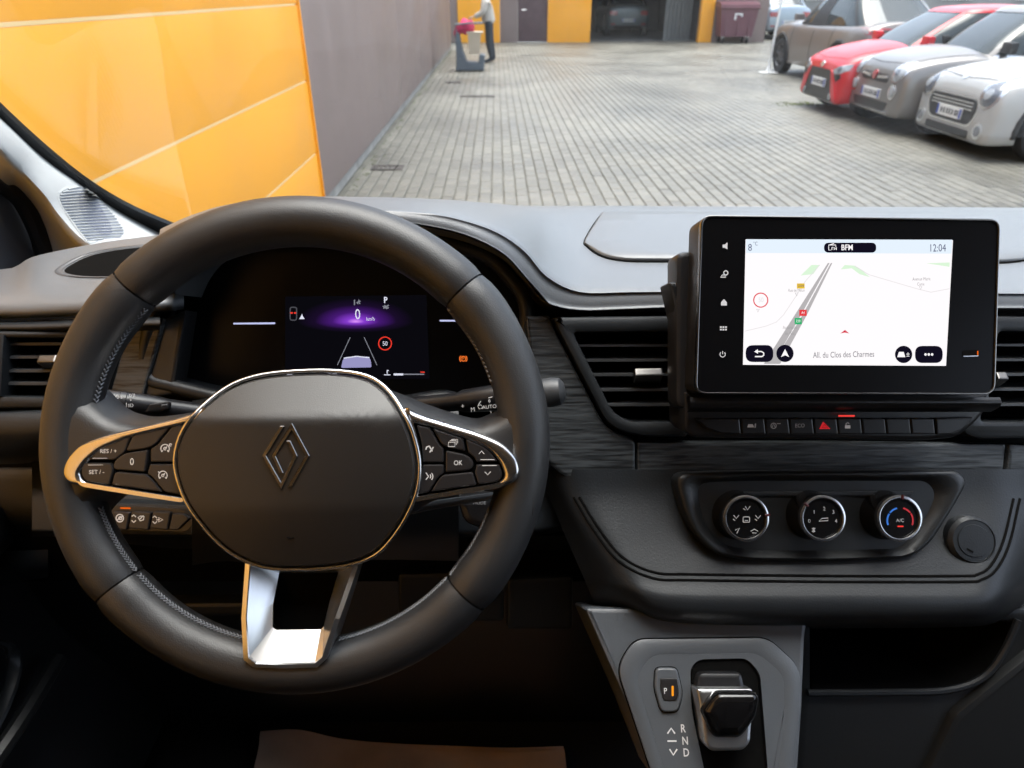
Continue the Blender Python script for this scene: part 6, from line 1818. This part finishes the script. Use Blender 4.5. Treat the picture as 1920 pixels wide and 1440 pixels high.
strokes(K1, [[(1397, 949), (1401, 956), (1406, 949)], [(1393, 953), (1397, 956)], [(1375, 966), (1380, 972), (1385, 966)], [(1374, 973), (1378, 976)], [(1416, 966), (1421, 972), (1426, 966)], [(1415, 973), (1419, 976)], [(1378, 994), (1386, 990), (1381, 1000)], [(1407, 996), (1414, 992), (1421, 996)], [(1410, 999), (1418, 999)], rnd([(1393, 969), (1405, 969), (1405, 979), (1393, 979)], 2) + [rnd([(1393, 969), (1405, 969), (1405, 979), (1393, 979)], 2)[0]], [(1396, 976), (1402, 976)]], 1.5, .0006).build('symbol', DG, k_, 0)
k_, K2 = knob(1543, 972, 140)
for s_, x_, y_ in (('0', 1517, 977), ('1', 1526, 960), ('2', 1545, 954), ('3', 1562, 960), ('4', 1567, 977)): text(s_, K2, x_, y_, 7, DG, k_, .0006)
strokes(K2, [[(1535, 977), (1540, 972), (1552, 971), (1552, 976), (1535, 977)], [(1522, 990), (1528, 997)], [(1528, 990), (1522, 997)], [(1525, 989), (1525, 998)]], 1.5, .0006).build('symbol', DG, k_, 0)
k_, K3 = knob(1687, 972, 80)
BLU = mat('cold_blue', (.02, .10, .40), .5, emis=(.05, .30, 1.0), estr=.25); WRM = mat('warm_red', (.35, .012, .02), .5, emis=(1, .05, .06), estr=.12)
strokes(K3, [circ(1687, 976, 24, 12, a0=104, a1=142), circ(1687, 976, 24, 12, a0=148, a1=200)], 3.2, .0006).build('cold_arc', BLU, k_, 0)
strokes(K3, [circ(1687, 976, 24, 14, a0=76, a1=38), circ(1687, 976, 24, 14, a0=34, a1=-20)], 3.2, .0006).build('warm_arc', WRM, k_, 0)
text('A/C', K3, 1687, 976, 6.5, DG, k_, .0006)
fills(K3, [[(1682, 985.5), (1693, 985.5), (1693, 988), (1682, 988)]], .0008).build('indicator', M['redled'], k_, 0)
# ================================================================== GEAR CONSOLE
PG = Pl(D(1340, 1300, .634), 44)
gc_ = thing('gear_console', 'grey plastic gear console with parking brake key and stubby selector', 'gear console', PG.o)
top = [(1096, 1140), (1520, 1142), (1513, 1200), (1508, 1330), (1498, 1480), (1300, 1480), (1240, 1480), (1180, 1330)]
tuv = PG.pts(rnd(top, [10, 10, 4, 4, 4, 4, 4, 20], 3))
obj('base', *plate(PG, tuv, -.10, -.003, .004), M['grey'], gc_, 40)
po_ = rnd([(1190, 1199), (1440, 1196), (1500, 1252), (1499, 1330), (1482, 1490), (1236, 1490), (1157, 1252)], [22, 22, 26, 10, 4, 4, 26], 5)
pi_ = rnd([(1222, 1228), (1420, 1224), (1470, 1265), (1470, 1330), (1455, 1490), (1260, 1490), (1192, 1268)], [18, 18, 22, 10, 4, 4, 22], 5)
o_, i_ = PG.pts(po_), PG.pts(pi_)
N = len(o_)
sl_ = rnd([(1310, 1236), (1400, 1234), (1425, 1262), (1443, 1490), (1330, 1490), (1296, 1330), (1294, 1252)], [14, 14, 14, 4, 4, 20, 12], 5)
slot = PG.pts(sl_)
obj('panel_gap', *plate(PG, inset(o_, -.0010), -.004, -.0022), M['void'], gc_, 0)
V = []
for p_, h in ((o_, -.004), (o_, .0004), (inset(o_, .0006), .0009), (lerp2(o_, i_, .95), .0004), (i_, .0002)): V += [PG.w(a, b, h) for a, b in p_]
obj('panel_border', V, [(j * N + i, j * N + (i + 1) % N, (j + 1) * N + (i + 1) % N, (j + 1) * N + i) for j in range(4) for i in range(N)], M['grey'], gc_, 45)
pn = obj('panel', *plate2(PG, i_, [slot], -.004, .0006, .0), M['grey'], gc_, 40)
N = len(slot)
wv = [PG.w(a, b, .0006) for a, b in slot] + [PG.w(a, b, -.0020) for a, b in inset(slot, .0018)] + [PG.w(a, b, -.030) for a, b in inset(slot, .004)] + [PG.w(sum(a for a, b in slot) / N, sum(b for a, b in slot) / N, -.030)]
obj('selector_well', wv, [(j * N + i, j * N + (i + 1) % N, (j + 1) * N + (i + 1) % N, (j + 1) * N + i) for j in range(2) for i in range(N)] + [(2 * N + i, 2 * N + (i + 1) % N, 3 * N) for i in range(N)], M['gloss'], gc_, 40)
# parking brake key
pb_ = rnd([(1228, 1251), (1268, 1251), (1279, 1300), (1270, 1334), (1238, 1334), (1226, 1290)], 10, 4)
obj('key_gap', *plate(PG, inset(PG.pts(pb_), -.0008), -.001, .0010), M['void'], gc_, 0)
pk = obj('parking_brake_key', *plate(PG, PG.pts(pb_), -.002, .0040, .002, 3), M['grey'], gc_, 40)
pk2 = obj('key_pad', *plate(PG, PG.pts(rnd([(1236, 1270), (1268, 1270), (1271, 1300), (1266, 1312), (1242, 1312), (1236, 1290)], 5)), .003, .0052, .001), M['key'], pk, 40)
text('P', PG, 1245, 1294, 11, M['print'], pk, .0056, squeeze=.85)
M['ledorange'] = glow('orange_led', (1.0, .34, .02), 1.0)
fills(PG, [rnd([(1256.5, 1284), (1260.5, 1284), (1260.5, 1303), (1256.5, 1303)], 1)], .0056).build('indicator', M['ledorange'], pk, 0)
for s_, x_, y_ in (('R', 1280, 1366), ('N', 1284, 1389), ('D', 1286, 1411)): text(s_, PG, x_, y_, 15, M['print'], pn, .0012, squeeze=.8, bold=.012)
strokes(PG, [[(1251, 1375), (1258, 1365), (1265, 1375)], [(1251, 1389), (1268, 1389)], [(1255, 1404), (1262, 1415), (1269, 1404)]], 2.6, .0010).build('arrows', M['print'], pn, 0)
# selector
SE = Pl(PG.P(1362, 1345, .020), 44)
sel = thing('gear_selector', 'stubby black gear selector with chrome collar in the console slot', 'gear selector', SE.o)
obj('collar', *plate(SE, SE.pts(rnd([(1306, 1291), (1412, 1291), (1414, 1330), (1410, 1360), (1408, 1392), (1396, 1408), (1334, 1410), (1322, 1396), (1316, 1350)], [4, 6, 10, 10, 6, 10, 10, 8, 20], 4)), -.046, .000, .003), M['satinmetal'], sel, 35)
obj('shank', *plate(SE, SE.pts(rnd([(1318, 1265), (1400, 1265), (1408, 1300), (1310, 1300)], 10)), -.048, -.012, .004), M['satin'], sel, 40)
kn_ = [(1340, 1293), (1408, 1293), (1417, 1305), (1414, 1340), (1396, 1372), (1386, 1383), (1340, 1383), (1328, 1368), (1312, 1330), (1326, 1306)]
ko = SE.pts(rnd(kn_, 8, 4))
N = len(ko)
V = []
for d_, h in ((0, -.004), (0, .004), (.0015, .0075), (.0045, .0100), (.010, .0112)): V += [SE.w(a, b, h + (b - SE.px(1360, 1340)[1]) * .25) for a, b in inset(ko, d_)]
tt = tess(inset(ko, .010))
obj('knob_cap', V, [(j * N + i, j * N + (i + 1) % N, (j + 1) * N + (i + 1) % N, (j + 1) * N + i) for j in range(4) for i in range(N)] + [tuple(4 * N + i for i in f) for f in tt], M['gloss'], sel, 50)
